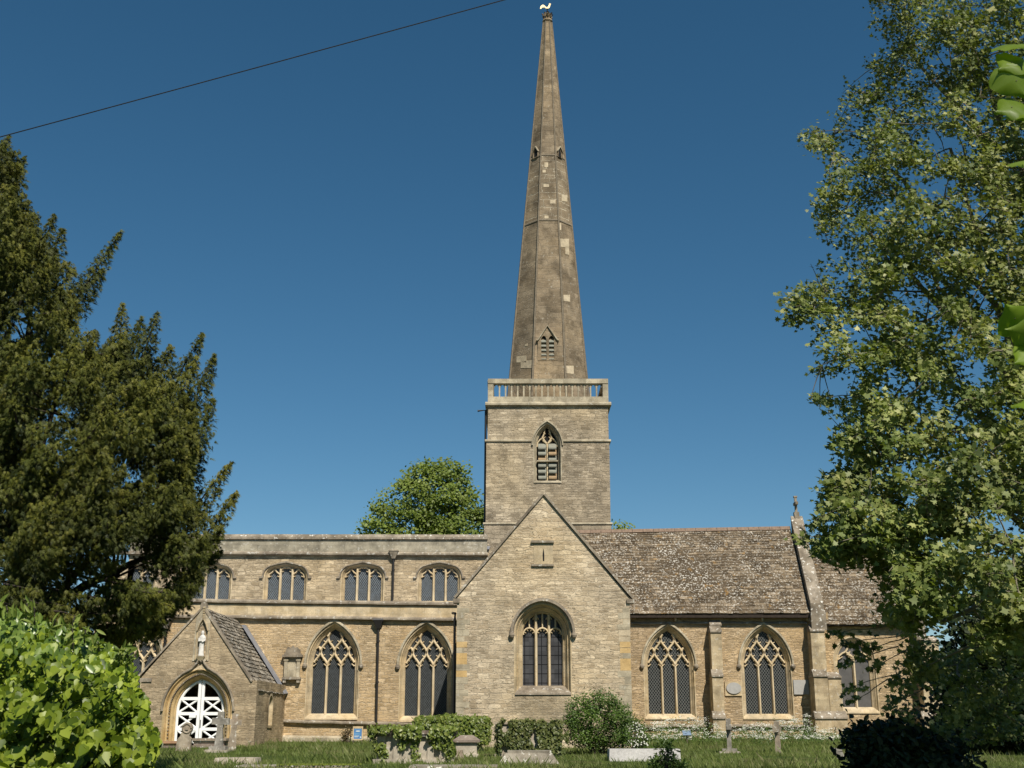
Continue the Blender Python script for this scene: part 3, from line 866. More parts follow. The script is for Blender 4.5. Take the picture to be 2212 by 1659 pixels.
# ---- transept
G = [xz(985.5, 1290, TR), xz(1174.3, 1063.5, TR), xz(1364, 1291, TR)]
tl, tr_ = xz(985.8, 1450, TR)[0], xz(1363, 1450, TR)[0]
outer = [(tl, GB), (tr_, GB), (tr_+.02, G[2][1]), (G[1][0], G[1][1]-.1), (tl, G[0][1])]
ridge_y = YC
def tex(b):
    for x, z in ((tl, G[0][1]), (tr_, G[2][1])):
        b.quad((x, TR, GB), (x, CH+1, GB), (x, CH+1, z), (x, TR, z))
wall_panel('transept_wall', outer, HOLES['transept'], TR, M['transept'], extra=tex)
def gable_coping(name, pts, y0, y1, th, mat, parent=None):
    b = MB()
    for (a, c) in zip(pts, pts[1:]):
        d = Vector((c[0]-a[0], 0, c[1]-a[1])).normalized(); n = Vector((-d.z, 0, d.x))
        if n.z < 0: n = -n
        P = [Vector((a[0], y0, a[1])), Vector((c[0], y0, c[1])), Vector((c[0], y1, c[1])), Vector((a[0], y1, a[1]))]
        b.hexa(P + [q + n*th for q in P])
    return b.build(name, mat, parent or church)
gable_coping('coping', [(G[0][0]-.03, G[0][1]-.05), (G[1][0], G[1][1]-.11), (G[2][0]+.03, G[2][1]-.05)], TR-.09, TR+.35, .09, M['string'])
b = MB(); b.box(G[0][0]-.12, tl+.1, TR-.08, TR+.35, G[0][1]-.22, G[0][1]-.06); b.build('kneeler', M['string'], church)
b = MB(); b.box(tr_-.1, G[2][0]+.1, TR-.08, TR+.35, G[2][1]-.22, G[2][1]-.06); b.build('kneeler', M['string'], church)

def tiles(name, mat, e0, e1, r0, r1, rows, tw, parent=None, thick=.035, jit=1.0, seed=1):
    """slabs laid in courses from eave (e0-e1) up to ridge (r0-r1); courses diminish upwards"""
    rr = random.Random(seed)
    e0, e1, r0, r1 = map(Vector, (e0, e1, r0, r1))
    n = (e1-e0).cross(r0-e0).normalized()
    if n.z < 0: n = -n
    b = MB()
    ts = [0]
    for i in range(rows): ts.append(ts[-1] + 1.25 - .5*i/rows)
    ts = [q/ts[-1] for q in ts]
    sag = lambda u, v: -.035*math.sin(math.pi*u)*math.sin(math.pi*v) + .012*math.sin(u*17+v*5)
    for i in range(rows):
        v0, v1 = ts[i]-.004*(i > 0), min(1, ts[i+1]+.012)
        A, B = e0.lerp(r0, v0), e1.lerp(r1, v0); C, D = e0.lerp(r0, v1), e1.lerp(r1, v1)
        L = (B-A).length; x = -rr.random()*tw
        while x < L:
            wd = tw*rr.uniform(.6, 1.45)
            u0, u1 = max(0, x/L), min(1, (x+wd-.008)/L)
            if u1 > u0 + .001:
                dl = rr.uniform(-.014, .014)*jit; up = thick*rr.uniform(.75, 1.35)
                dn = (A-C).normalized()*dl
                lift = n*up; s0 = n*sag(u0, v0); s1 = n*sag(u1, v0); t0 = n*(sag(u0, v1)); t1 = n*(sag(u1, v1))
                a, c = A.lerp(B, u0)+dn+s0, A.lerp(B, u1)+dn+s1
                d, e = C.lerp(D, u0)+t0, C.lerp(D, u1)+t1
                val = rr.random(); tilt = n*rr.uniform(-.006, .006)*jit
                b.quad(a+lift+tilt, c+lift-tilt, e+n*.004, d+n*.004, val)
                b.quad(a-n*.01, c-n*.01, c+lift-tilt, a+lift+tilt, val)
                b.quad(a-n*.01, a+lift+tilt, d+n*.004, d-n*.01, val); b.quad(c-n*.01, c+lift-tilt, e+n*.004, e-n*.01, val)
            x += wd
    m = len(b.v); b.quad(e0-n*.02, e1-n*.02, r1-n*.02, r0-n*.02, .1)
    return b.build(name, mat, parent or church, attr=True)

RT = (G[1][0], G[1][1]-.18)
tiles('roof', M['roof'], (tl, TR+.3, G[0][1]-.2), (tl, TW, G[0][1]-.2), (RT[0], TR+.3, RT[1]), (RT[0], TW, RT[1]), 26, .38, seed=5)
tiles('roof', M['roof'], (tr_, TR+.3, G[2][1]-.2), (tr_, TW, G[2][1]-.2), (RT[0], TR+.3, RT[1]), (RT[0], TW, RT[1]), 26, .38, seed=6)
# quoins down both corners
def tq(xe, sgn, Y, wpx, hpx, mat, lab=None):
    p = at(1174, Y, TR); h = hpx/F*CAMD*.86; wd = wpx/F*CAMD*.86
    b = MB(); x0, x1 = (xe-.004, xe+wd) if sgn > 0 else (xe-wd, xe+.004)
    b.box(x0, x1, TR-.006, TR+.4, p.z-h/2, p.z+h/2); o = b.build('quoin', mat, church)
    if lab: o['label'] = lab
rq = random.Random(3)
Y = 1318
k = 0
while Y < 1590:
    h = rq.uniform(11, 15)
    for sgn, xe in ((1, tl), (-1, tr_)):
        wd = (26 if (k + (sgn > 0)) % 2 else 15) + rq.uniform(-2, 2)
        m = M['dressgrey']
        if sgn > 0 and (1388 < Y < 1402 or 1416 < Y < 1430 or 1444 < Y < 1460): m = M['orange']; wd = 22
        if sgn < 0 and (1392 < Y < 1406 or 1420 < Y < 1434 or 1434 < Y < 1452): m = M['orange']; wd = 22
        if sgn < 0 and 1358 < Y < 1382: m = M['pale']; wd = 24
        tq(xe, sgn, Y, wd, h-1.2, m)
    Y += h; k += 1
# blocked slit panel under the apex
p0, p1 = at(1153, 1219, TR), at(1194, 1173, TR)
b = MB(); b.box(p0.x, p1.x, TR-.012, TR+.1, p0.z, p1.z); sp_ = b.build('blocked_panel', M['dress'], church)
b = MB(); b.box(p0.x-.1, p1.x+.05, TR-.10, TR+.05, p1.z+.003, p1.z+.09); b.build('lintel', M['string'], sp_)
b = MB(); b.box(p0.x-.08, p1.x+.03, TR-.08, TR+.05, p0.z-.08, p0.z-.003); b.build('ledge', M['string'], sp_)
sx = at(1174, 1200, TR).x
b = MB(); b.prism([(sx-.022, TR-.02, at(1174, 1212, TR).z), (sx+.03, TR-.02, at(1174, 1212, TR).z), (sx+.035, TR-.02, at(1174, 1199, TR).z), (sx+.012, TR-.02, at(1174, 1186, TR).z), (sx-.005, TR-.02, at(1174, 1186, TR).z), (sx-.035, TR-.02, at(1174, 1199, TR).z)], (0, .03, 0))
b.build('slit', M['dark'], sp_)

# ---- chancel
c0 = tr_ - .5
c1 = at(1752, 1450, CH).x
zw = at(1550, 1327, CH).z
wall_panel('chancel_wall', [(c0, GB), (c1+1, GB), (c1+1, zw+.1), (c0, zw+.1)], HOLES['chancel'], CH, M['chancel'])
EV = CH - .42
e0, e1 = at(1363, 1326.5, EV), at(1750, 1325, EV)
RY = 7.0
r0, r1 = at(1240, 1149.5, RY), at(1707, 1140.5, RY)
e0.x = tr_ - .3; r0.x = at(1240, 1149.5, RY).x - .8
tiles('roof', M['roof'], e0, e1, r0, r1, 30, .30, seed=2)
b = MB(); n = 22
for i in range(n):
    a, c = r0.lerp(r1, i/n), r0.lerp(r1, (i+.97)/n)
    b.hexa([a+Vector((0, -.16, -.10)), c+Vector((0, -.16, -.10)), c+Vector((0, .16, -.10)), a+Vector((0, .16, -.10)), a+Vector((0, -.03, .09)), c+Vector((0, -.03, .09)), c+Vector((0, .03, .09)), a+Vector((0, .03, .09))])
b.build('ridge_tiles', M['ridge'], church)
b = MB(); b.quad((r0.x, RY, r0.z), (r1.x, RY, r1.z), (e1.x, RY+4, e1.z), (e0.x, RY+4, e0.z)); b.quad((c1, CH, GB), (c1, RY+4, GB), (c1, RY+4, e1.z), (c1, CH, e1.z))
b.quad((c1, CH, e1.z), (c1, RY+4, e1.z), (r1.x, RY, r1.z), (c1, CH, e1.z)); b.build('north_slope', M['roof'], church)
course('corbel_string', M['string'], 1363, 1346, 1742, 1345, CH, .13, .10, wob=.02)
b = MB()
for X in (1458, 1645, 1742): p = at(X, 1340, CH); b.box(p.x-.03, p.x+.05, CH-.22, CH, p.z-.05, p.z+.25)
b.build('eaves_bracket', M['dress'], church)
b = MB(); a, c = at(1364, 1333, EV), at(1749, 1332, EV); b.box(a.x-.3, c.x, EV+.04, CH+.1, a.z-.02, a.z+.14); b.build('eave_shade_strip', M['darkbark'], church)  # dark strip filling the eave gap, coloured as the shadow there
course('string_course', M['string'], 1362, 1568, 1752, 1568.5, CH, .14, .15, wob=.03)

def buttress(X0, X1, Y1, stages, y, lean=0.0, mat='dresstan'):
    """stages from the top: (Y of set-off foot, projection, extra width px)"""
    b = MB(); caps = []
    Yt = Y1; prev = .0
    for (Yf, pr, ex, Xs) in stages:
        x0, x1 = at(X0+Xs-ex, (Yt+Yf)/2, y-pr).x, at(X1+Xs+ex, (Yt+Yf)/2, y-pr).x
        zt_ = at(X0, Yt, y-pr).z; zf_ = at(X0, Yf, y-pr).z
        b.box(x0, x1, y-pr, y+.1, zf_, zt_)
        dz = .30 if prev else .25
        caps.append(MB()); caps[-1].hexa([(x0-.03, y-pr-.06, zt_-.002), (x1+.03, y-pr-.06, zt_-.002), (x1+.03, y+.05, zt_-.002), (x0-.03, y+.05, zt_-.002),
                   (x0-.03, y-pr-.06, zt_+.06), (x1+.03, y-pr-.06, zt_+.06), (x1+.0, y-prev+.01, zt_+.06+dz), (x0-.0, y-prev+.01, zt_+.06+dz)])
        Yt = Yf; prev = pr
    o = b.build('buttress', M[mat], church); [c_.build('set_off', M['coping'], o) for c_ in caps]
buttress(1534.5, 1558, 1352, [(1366, .35, 0, 0), (1462, .62, 0, 2.5), (1548+5, .9, 0, 6), (1640, 1.15, 1.5, 9.5)], CH)
buttress(1751, 1781, 1338, [(1364, .35, 0, 0), (1462, .7, 0, 3), (1553, 1.05, 0, 10), (1640, 1.3, 3, 16)], CH)
buttress(1788, 1816, 1465, [(1553, .6, 0, 4), (1640, .85, 8, 10)], CH)

# gable wall and coping between chancel and sanctuary
q0, q1 = at(1752, 1322, EV-.1), at(1709, 1134, RY)
W_ = .62
b = MB()
upv = Vector((0, 0, .16)); dnv = Vector((0, 0, -.75))
q0 = q0 + Vector((0, 0, .1)); q1 = q1 + Vector((0, 0, .15))
b.hexa([q0+dnv, q0+dnv+Vector((W_, 0, 0)), q1+dnv+Vector((W_, 0, 0)), q1+dnv, q0+upv*2, q0+upv*2+Vector((W_, 0, 0)), q1+upv*2+Vector((W_, 0, 0)), q1+upv*2])
b.build('gable_coping', M['coping'], church)
b = MB(); b.box(q0.x-.05, q0.x+W_+.05, EV-.25, CH+.3, q0.z-.95, q0.z-.1); b.build('kneeler', M['coping'], church)
b = MB(); b.quad(q0+dnv+Vector((W_*.5, .2, 0)), q1+dnv+Vector((W_*.5, 0, 0)), (q1.x+W_*.5, RY+4, q0.z-1), (q1.x+W_*.5, CH, GB)); b.build('gable_wall', M['chancel'], church)
ct = q1 + Vector((W_*.5, 0, .4)); b = MB()
b.box(ct.x-.13, ct.x+.13, ct.y-.13, ct.y+.13, ct.z-.2, ct.z+.12); b.box(ct.x-.06, ct.x+.06, ct.y-.06, ct.y+.06, ct.z+.12, ct.z+.95)
b.box(ct.x-.07, ct.x+.07, ct.y-.28, ct.y+.28, ct.z+.5, ct.z+.65); b.box(ct.x-.09, ct.x+.09, ct.y-.09, ct.y+.09, ct.z+.9, ct.z+.98); b.build('gable_cross', M['coping'], church)

# ---- sanctuary
s0, s1 = c1, at(2000, 1450, C2).x
zs_ = at(1850, 1351, C2).z
b_e0, b_e1 = at(1772, 1349.5, C2-.4), at(1975, 1349.5, C2-.4)
b_r0, b_r1 = at(1725, 1191, RY), at(1940, 1190, RY)
b_e0.x = q0.x+W_*.6; b_r0.x = q1.x+W_*.5
wall_panel('sanctuary_wall', [(s0+.5, GB), (s1, GB), (s1, zs_+.1), (s0+.5, zs_+.1)], HOLES['sanct'], C2, M['chancel'],
           extra=lambda b: (b.quad((s1, C2, GB), (s1, RY+3.5, GB), (s1, RY+3.5, zs_), (s1, C2, zs_)), b.quad((s1, C2, zs_), (s1, RY+3.5, zs_), (s1, RY, b_r1.z), (s1, C2, zs_))))
tiles('roof', M['roof'], b_e0, b_e1, b_r0, b_r1, 24, .30, seed=9)
b = MB()
for i in range(10):
    a, c = b_r0.lerp(b_r1, i/10), b_r0.lerp(b_r1, (i+.97)/10)
    b.hexa([a+Vector((0, -.16, -.10)), c+Vector((0, -.16, -.10)), c+Vector((0, .16, -.10)), a+Vector((0, .16, -.10)), a+Vector((0, -.03, .09)), c+Vector((0, -.03, .09)), c+Vector((0, .03, .09)), a+Vector((0, .03, .09))])
b.build('ridge_tiles', M['dressgrey'], church)
b = MB(); V = Vector
g0, g1 = b_e1 + V((0, -.1, .05)), b_r1 + V((0, 0, .1))
b.hexa([g0+V((0, 0, -.8)), g0+V((.5, 0, -.8)), g1+V((.5, 0, -.8)), g1+V((0, 0, -.8)), g0+V((0, 0, .3)), g0+V((.5, 0, .3)), g1+V((.5, 0, .3)), g1+V((0, 0, .3))]); b.build('gable_coping', M['coping'], church)
b = MB(); b.box(g1.x+.15, g1.x+.35, g1.y-.1, g1.y+.1, g1.z+.2, g1.z+1.3); b.box(g1.x+.16, g1.x+.34, g1.y-.35, g1.y+.35, g1.z+.75, g1.z+.95); b.build('gable_cross', M['coping'], church)
b = MB(); a, c = at(1775, 1352, C2-.38), at(1975, 1352, C2-.38); b.box(a.x, c.x, C2-.36, C2+.1, a.z, a.z+.14); b.build('eave_shade_strip', M['darkbark'], church)  # same painted eave shadow along the sanctuary
buttress(1992, 2030, 1386, [(1455, .5, 0, 0), (1553, .8, 0, 4), (1640, 1.1, 2, 8)], C2)

# ---- porch
PG = [xz(302, 1463, PO), xz(439.3, 1309, PO), xz(540.5, 1470, PO)]
pl, pr_ = xz(301, 1520, PO)[0], xz(553, 1520, PO)[0]
dcx = at(427, 1534, PO).x
dz0, dzs, dza = at(427, 1612, PO).z, at(427, 1536, PO).z, at(429, 1466, PO).z
dw = (at(480.5, 1536, PO).x - at(375, 1536, PO).x)/2
dj = .46
hole = arch(dcx, dz0-.4, dzs, dza+dj*.95, dw+dj*.9)
def pex(b):
    ze = PG[2][1]-.08
    b.quad((pl, PO, GB), (pl, 0, GB), (pl, 0, ze), (pl, PO, ze))
    b.quad((pl+.3, PO+.5, GB), (pr_-.3, PO+.5, GB), (pr_-.3, 0, GB+.6), (pl+.3, 0, GB+.6))
    # east side wall with its small window
    loops = [[V((PO, GB, 0)), V((0, GB, 0)), V((0, ze+.1, 0)), V((PO, ze+.1, 0))], ew]
    flat = [q for lp in loops for q in lp]; n0 = len(b.v)
    b.v += [(pr_, q.x, q.y) for q in flat]
    for tri in tessellate_polygon(loops): b.f.append(tuple(n0+i for i in tri)); b.a.append(0)
    # inner skins and ceiling so that the inside is dark
    b.quad((pl+.4, PO+.4, GB), (pl+.4, 0, GB), (pl+.4, 0, ze), (pl+.4, PO+.4, ze)); b.quad((pr_-.4, PO+.4, GB), (pr_-.4, 0, GB), (pr_-.4, 0, ze), (pr_-.4, PO+.4, ze))
ezs, eza, ez0, ec = at(575, 1505, 0).z*.95, at(575, 1486, 0).z*.95, 1.25, -3.3
ez0, ezs, eza = .7, 1.5, 1.9
ew = [V((x, z, 0)) for x, z in arch(ec, ez0, ezs, eza, .42)]
wall_panel('porch_wall', [(pl, GB), (pr_, GB), (pr_, PG[2][1]), (PG[2][0], PG[2][1]), (PG[1][0], PG[1][1]-.08), (pl, PG[0][1])], [hole], PO, M['porch'], extra=pex)
b = MB(); fr = arch(ec, ez0, ezs, eza, .42); fi = arch(ec, ez0+.1, ezs, eza-.14, .28)
b.loft([[(pr_+.03, x, z) for x, z in arch(ec, ez0-.1, ezs, eza+.12, .52)], [(pr_+.03, x, z) for x, z in fr], [(pr_-.2, x, z) for x, z in fi]]); b.box(pr_-.2, pr_-.05, ec-.05, ec+.05, ez0, eza)
pw = b.build('porch_side_window', M['dress'], church)
b = MB(); b.poly([(pr_-.19, x, z) for x, z in fr]); b.build('glass', M['lead_glass'], pw)
# porch roof: eaves reach past the walls
eo = PG[2][0]
ov = .30
slope_r = Vector((PG[2][0]-PG[1][0], 0, PG[2][1]-PG[1][1]))
ER = Vector((PG[1][0], 0, PG[1][1])) + slope_r*1.14; EL = Vector((PG[1][0], 0, PG[1][1])) + Vector((PG[0][0]-PG[1][0], 0, PG[0][1]-PG[1][1]))*1.03
tiles('porch_roof', M['roofp'], (ER.x, PO+.3, ER.z), (ER.x, -.02, ER.z), (PG[1][0], PO+.3, PG[1][1]-.05), (PG[1][0], -.02, PG[1][1]-.05), 19, .32, seed=21, thick=.045, jit=1.6)
tiles('porch_roof', M['roofp'], (EL.x, PO+.3, EL.z), (EL.x, -.02, EL.z), (PG[1][0], PO+.3, PG[1][1]-.05), (PG[1][0], -.02, PG[1][1]-.05), 19, .32, seed=22)
gable_coping('coping', [(PG[0][0]-.25, PG[0][1]-.25), (PG[1][0], PG[1][1]-.09), (PG[2][0]+.05, PG[2][1]-.06)], PO-.06, PO+.34, .07, M['string'])
b = MB(); b.box(pl-.05, pl+.42, PO-.05, PO+.34, PG[0][1]-.18, PG[0][1]-.03); b.build('kneeler', M['coping'], church)
b = MB(); tp = V((PG[1][0], PO+.1, PG[1][1])); b.hexa([tp+V((-.14, -.12, -.05)), tp+V((.14, -.12, -.05)), tp+V((.14, .2, -.05)), tp+V((-.14, .2, -.05)), tp+V((-.08, -.08, .16)), tp+V((.10, -.08, .14)), tp+V((.10, .12, .14)), tp+V((-.08, .12, .16))]); b.build('apex_stone', M['coping'], church)
# lead flashing against the aisle wall
b = MB(); n_ = V((0.55, 0, .83)); a, c = V((ER.x, -.62, ER.z)), V((PG[1][0]+.3, -.62, PG[1][1]-.35))
a2, c2 = a+V((0, .6, 0)), c+V((0, .6, 0))
nn = (c-a).cross(a2-a).normalized(); nn = nn if nn.z > 0 else -nn
b.hexa([a+nn*.06, c+nn*.06, c2+nn*.06, a2+nn*.06, a+nn*.085, c+nn*.085, c2+nn*.15, a2+nn*.15]); b.build('lead_flashing', M['lead'], church)
# doorway mouldings
b = MB()
def dr(d, y): return [(x, y, z) for x, z in arch(dcx, dz0-.4, dzs, dza+d*.95, dw+d*.9, 'pointed', 16)]
b.loft([dr(dj, PO-.004), dr(dj*.86, PO-.03), dr(dj*.80, PO+.03), dr(dj*.74, PO+.10), dr(dj*.66, PO+.06), dr(dj*.5, PO+.10), dr(dj*.42, PO+.20), dr(dj*.34, PO+.15), dr(dj*.18, PO+.24), dr(dj*.1, PO+.34), dr(0, PO+.36), dr(0, PO+.6)], False)
dw_o = b.build('doorway', M['goldstone'], church)
b = MB()      # row of little carved flowers in the hollow of the arch
path = arch(dcx, dz0, dzs, dza+dj*.45*.95, dw+dj*.45*.9, 'pointed', 30)
acc = 0
for p_, q_ in zip(path, path[1:]):
    L_ = math.hypot(q_[0]-p_[0], q_[1]-p_[1]); s = 0
    m_ = max(1, int(L_/.13))
    for i in range(m_):
        t_ = (i+.5)/m_; x, z = p_[0]+(q_[0]-p_[0])*t_, p_[1]+(q_[1]-p_[1])*t_
        b.box(x-.022, x+.022, PO+.085, PO+.15, z-.022, z+.022)
b.build('arch_flowers', M['string'], dw_o)
# ogee hood rising to a finial
b = MB()
hp = []
apx = at(430.5, 1431, PO).z
src = arch_top(arch(dcx, dz0, dzs, dza+(dj+.06)*.95, dw+dj*.97, 'pointed', 16))
kk = len(src)//2
for i, (x, z) in enumerate(src):
    u = 1-abs(i-kk)/kk
    hp.append((x, z))
top = src[kk]
Lh = [p for p in src[:kk-4]] + [(dcx-.32, top[1]-.10), (dcx-.15, top[1]+.10), (dcx-.05, top[1]+.34), (dcx, apx+.02)]
Rh = [(2*dcx-x, z) for x, z in Lh[::-1]]
b.bar([(x, z) for x, z in Lh], .10, PO+.02, PO-.06, PO-.12); b.bar(Rh, .10, PO+.02, PO-.06, PO-.12)
b.build('hood_mould', M['string'], dw_o)
b = MB(); b.poly([(dcx-.30, PO-.02, top[1]-.16), (dcx+.30, PO-.02, top[1]-.16), (dcx+.04, PO-.02, apx-.12), (dcx-.04, PO-.02, apx-.12)]); b.build('spandrel', M['dress'], dw_o)
# niche over the door
nl_, nr = at(417.5, 1400, PO).x, at(452.5, 1400, PO).x
nzb, nzt = at(434, 1428, PO).z, at(436, 1340, PO).z
ncx = (nl_+nr)/2 + .02
b = MB(); fr = [(nl_, nzb), (nr, nzb), (nr-.03, nzt+.1), (ncx+.05, nzt+.55), (ncx-.05, nzt+.55), (nl_+.05, nzt+.1)]
ni = arch(ncx, nzb+.16, nzt-.45, nzt-.12, .17)
LL = [[V((x, z, 0)) for x, z in fr], [V((x, z, 0)) for x, z in ni]]; flat = [q for lp in LL for q in lp]
b.v = [(q.x, PO-.03, q.y) for q in flat]
for tri in tessellate_polygon(LL): b.f.append(tuple(tri)); b.a.append(0)
for i in range(len(fr)):
    a, c = fr[i], fr[(i+1) % len(fr)]; b.quad((a[0], PO-.03, a[1]), (c[0], PO-.03, c[1]), (c[0], PO+.05, c[1]), (a[0], PO+.05, a[1]))
b.loft([[(x, PO-.03, z) for x, z in ni], [(x, PO+.02, z) for x, z in ni]])
niche = b.build('niche', M['dressgrey'], church)
b = MB()
for s in (-1, 1):
    b.bar([(ncx+s*.22, nzt-.42), (ncx+s*.13, nzt-.16), (ncx+s*.03, nzt+.02), (ncx, nzt+.20)], .06, PO, PO-.08, PO-.15)
    b.bar([(ncx+s*.235, nzb+.05), (ncx+s*.225, nzt-.4)], .05, PO, PO-.05, PO-.08)
for j in range(4): b.box(ncx-.04, ncx+.04, PO-.09, PO-.02, nzt+.2+j*.09, nzt+.25+j*.09)
b.build('canopy', M['dress'], niche)
b = MB(); b.hexa([(ncx-.09, PO-.12, nzb+.02), (ncx+.09, PO-.12, nzb+.02), (ncx+.09, PO, nzb+.02), (ncx-.09, PO, nzb+.02), (ncx-.17, PO-.20, nzb+.17), (ncx+.17, PO-.20, nzb+.17), (ncx+.17, PO, nzb+.17), (ncx-.17, PO, nzb+.17)]); b.build('bracket', M['dress'], niche)
statue = empty('statue', (ncx, PO-.06, nzb+.175), 'small weathered white stone statue of a robed figure in the niche above the porch arch', 'statue')
b = MB(); c = V((ncx, PO-.07, nzb+.175)); H = (at(437, 1363, PO).z - at(434, 1419, PO).z)
def sring(z, rx, ry, dx=0): return [c + V((dx + rx*math.cos(2*math.pi*k/12), ry*math.sin(2*math.pi*k/12), z*H)) for k in range(12)]
b.loft([sring(0, .13, .08), sring(.06, .12, .075), sring(.1, .10, .065), sring(.35, .10, .06, -.01), sring(.5, .095, .06, .0), sring(.62, .12, .07, .01), sring(.74, .135, .065, .015), sring(.80, .09, .05, .015), sring(.83, .045, .04, .015),
        sring(.86, .055, .05, .015), sring(.92, .065, .06, .015), sring(.97, .05, .05, .015), sring(1.0, .01, .01, .015)], True, True)
b.build('body', plain('white_statue_stone', (.62, .60, .56), .9, var=.25), statue, smooth=True)
b = MB(); b.tube([c+V((-.11, -.02, .70*H)), c+V((-.10, -.08, .58*H)), c+V((.02, -.10, .60*H))], [.035, .03, .025], 6); b.tube([c+V((.13, -.02, .72*H)), c+V((.13, -.07, .60*H)), c+V((.03, -.10, .55*H))], [.035, .03, .025], 6)
b.build('arms', statue.children[0].data.materials[0] if statue.children else M['white'], statue)
# gate of white boards with crossed braces
gate = empty('porch_gate', (dcx, PO+.42, dz0), 'pair of white painted gates with crossed braces in the porch arch', 'gate')
gy = PO + .42
ga = arch(dcx, dz0-.1, dzs, dza, dw)
rails = [at(427, Y, gy).z for Y in (1594, 1570, 1534, 1507.5)]
rails = [at(427, 1620, gy).z-.02, at(427, 1575, gy).z, at(427, 1541.5, gy).z, at(427, 1509, gy).z]
for s in (-1, 1):
    b = MB()
    def bd(p, q, w_, y0=gy, th=.05):
        b.bar([p, q], w_, y0+th, y0+.01, y0)
    xi, xo = dcx + s*.065, None
    b.box(min(dcx+s*.012, dcx+s*.125), max(dcx+s*.012, dcx+s*.125), gy-.03, gy+.04, dz0-.1, dza-.1)
    out = [(x, z) for x, z in (ga[1:len(ga)//2+1] if s < 0 else ga[len(ga)//2:-1][::-1])]
    out = [(ga[0][0] if s < 0 else ga[-1][0], dz0-.1)] + out
    b.bar([(x - s*.05, z-.03) for x, z in out], .11, gy+.05, gy+.01, gy-.02)
    zz = [dz0-.05] + rails[1:]
    for z in rails[1:]:
        hwz = half_at(ga, z); b.box(min(dcx+s*.1, dcx+s*(hwz-.05)), max(dcx+s*.1, dcx+s*(hwz-.05)), gy-.012, gy+.038, z-.06, z+.06)
    lv = [rails[1]-(rails[2]-rails[1]), rails[1], rails[2], rails[3]]
    for za_, zb_ in zip(lv, lv[1:]):
        ha, hb = half_at(ga, za_)-.08, half_at(ga, zb_)-.08
        b.bar([(dcx+s*.12, za_+.04), (dcx+s*hb, zb_-.04)], .075, gy+.03, gy+.01, gy-.005)
        b.bar([(dcx+s*.12, zb_-.04), (dcx+s*ha, za_+.04)], .075, gy+.034, gy+.014, gy+.001)
    b.build('gate_leaf', M['white'], gate)
b = MB(); b.box(dcx-.42, dcx-.16, gy-.03, gy-.02, at(427, 1547, gy).z-.06, at(427, 1547, gy).z+.06); b.build('notice', M['white'], gate)
b = MB(); b.box(dcx+.03, dcx+.06, gy-.05, gy-.02, dz0+.7, dz0+1.0); b.build('latch', M['iron'], gate)

# ---- rainwater pipes
def pipe(X, Ytop, Ybot, y, hopper=True, r=.055, Xb=None, mat='iron', label=None, hm='iron'):
    a, c = at(X, Ytop, y-.11), at(Xb or X, Ybot, y-.11)
    c.x = a.x if Xb is None else c.x
    b = MB(); b.tube([a, c], r, 8)
    z = a.z-.8
    while z > c.z+.3:
        b.lathe((a.x + (c.x-a.x)*(a.z-z)/(a.z-c.z), y-.11, z), [(r, -.05), (r+.025, -.045), (r+.025, .045), (r, .05)], 8); z -= 1.8
    o = b.build('downpipe', M[mat], church)
    if label: o['label'] = label
    if hopper:
        h = MB(); h.hexa([(a.x-.08, y-.2, a.z-.25), (a.x+.08, y-.2, a.z-.25), (a.x+.08, y, a.z-.25), (a.x-.08, y, a.z-.25), (a.x-.23, y-.30, a.z+.12), (a.x+.23, y-.30, a.z+.12), (a.x+.23, y, a.z+.12), (a.x-.23, y, a.z+.12)])
        h.hexa([(a.x-.25, y-.32, a.z+.12), (a.x+.25, y-.32, a.z+.12), (a.x+.25, y, a.z+.12), (a.x-.25, y, a.z+.12), (a.x-.22, y-.28, a.z+.2), (a.x+.22, y-.28, a.z+.2), (a.x+.22, y, a.z+.2), (a.x-.22, y, a.z+.2)])
        h.build('hopper', M[hm], o)
    return o
pipe(817.5, 1346, 1565, 0, Xb=812.5)
pipe(850.5, 1196, 1296, NV, hm='string')
pipe(360, 1346, 1420, 0, hm='string')
a = at(983, 1330, -.4); b = MB(); xk = tl - .10
b.tube([(xk-.15, TR+1.5, at(984, 1317, TR).z), (xk, TR+.6, at(984, 1322, TR).z), (xk, TR+.3, at(984, 1335, TR).z), (xk, TR+.3, GB)], .05, 8); b.build('downpipe', M['iron'], church)
b = MB(); xk = at(1049.3, 900, TW+.3).x; p = at(1049, 884, TW+.3)
b.tube([(xk-.45, TW+.3, p.z-.1), (xk, TW+.3, p.z-.05), (xk-.02, TW+.3, at(1048, 1155, TW+.3).z)], .06, 8); b.build('downpipe', M['iron'], church)

# ---- tablets and the wall monument: hung on the walls
def tablet(name, X0, Y0, X1, Y1, y, mat, label, oval=False):
    a, c = at(X0, Y1, y-.07), at(X1, Y0, y-.07)
    e = empty(name, ((a.x+c.x)/2, y, (a.z+c.z)/2), label, 'wall tablet')
    b = MB(); b.box(a.x, c.x, y-.07, y+.05, a.z, c.z); b.build('slab', M['dress'] if oval else mat, e)
    if oval:
        cx_, cz_ = (a.x+c.x)/2+.01, (a.z+c.z)/2+.02; rx, rz = (c.x-a.x)*.44, (c.z-a.z)*.40
        pts = [(cx_+rx*math.cos(R(q)), y-.071, cz_+rz*math.sin(R(q))) for q in range(0, 360, 12)]
        b = MB(); b.prism(pts, (0, -.05, 0)); b.build('oval_panel', mat, e)
grey = plain('grey_tablet', (.36, .35, .33), .8, nscale=6, var=.12)
tablet('wall_tablet', 1567, 1472, 1602, 1503, CH, grey, 'stone wall tablet with a pale grey oval panel beside the narrow buttress', True)
tablet('wall_tablet', 1715.6, 1468.7, 1746, 1500, CH, grey, 'plain grey rectangular wall tablet right of the second chancel window')
mo = empty('wall_monument', tuple(at(632, 1440, 0)), 'stone wall monument with a cornice between the porch and the aisle window', 'monument')
def mp(X, Y): p = at(X, Y, 0); return p.x, p.z
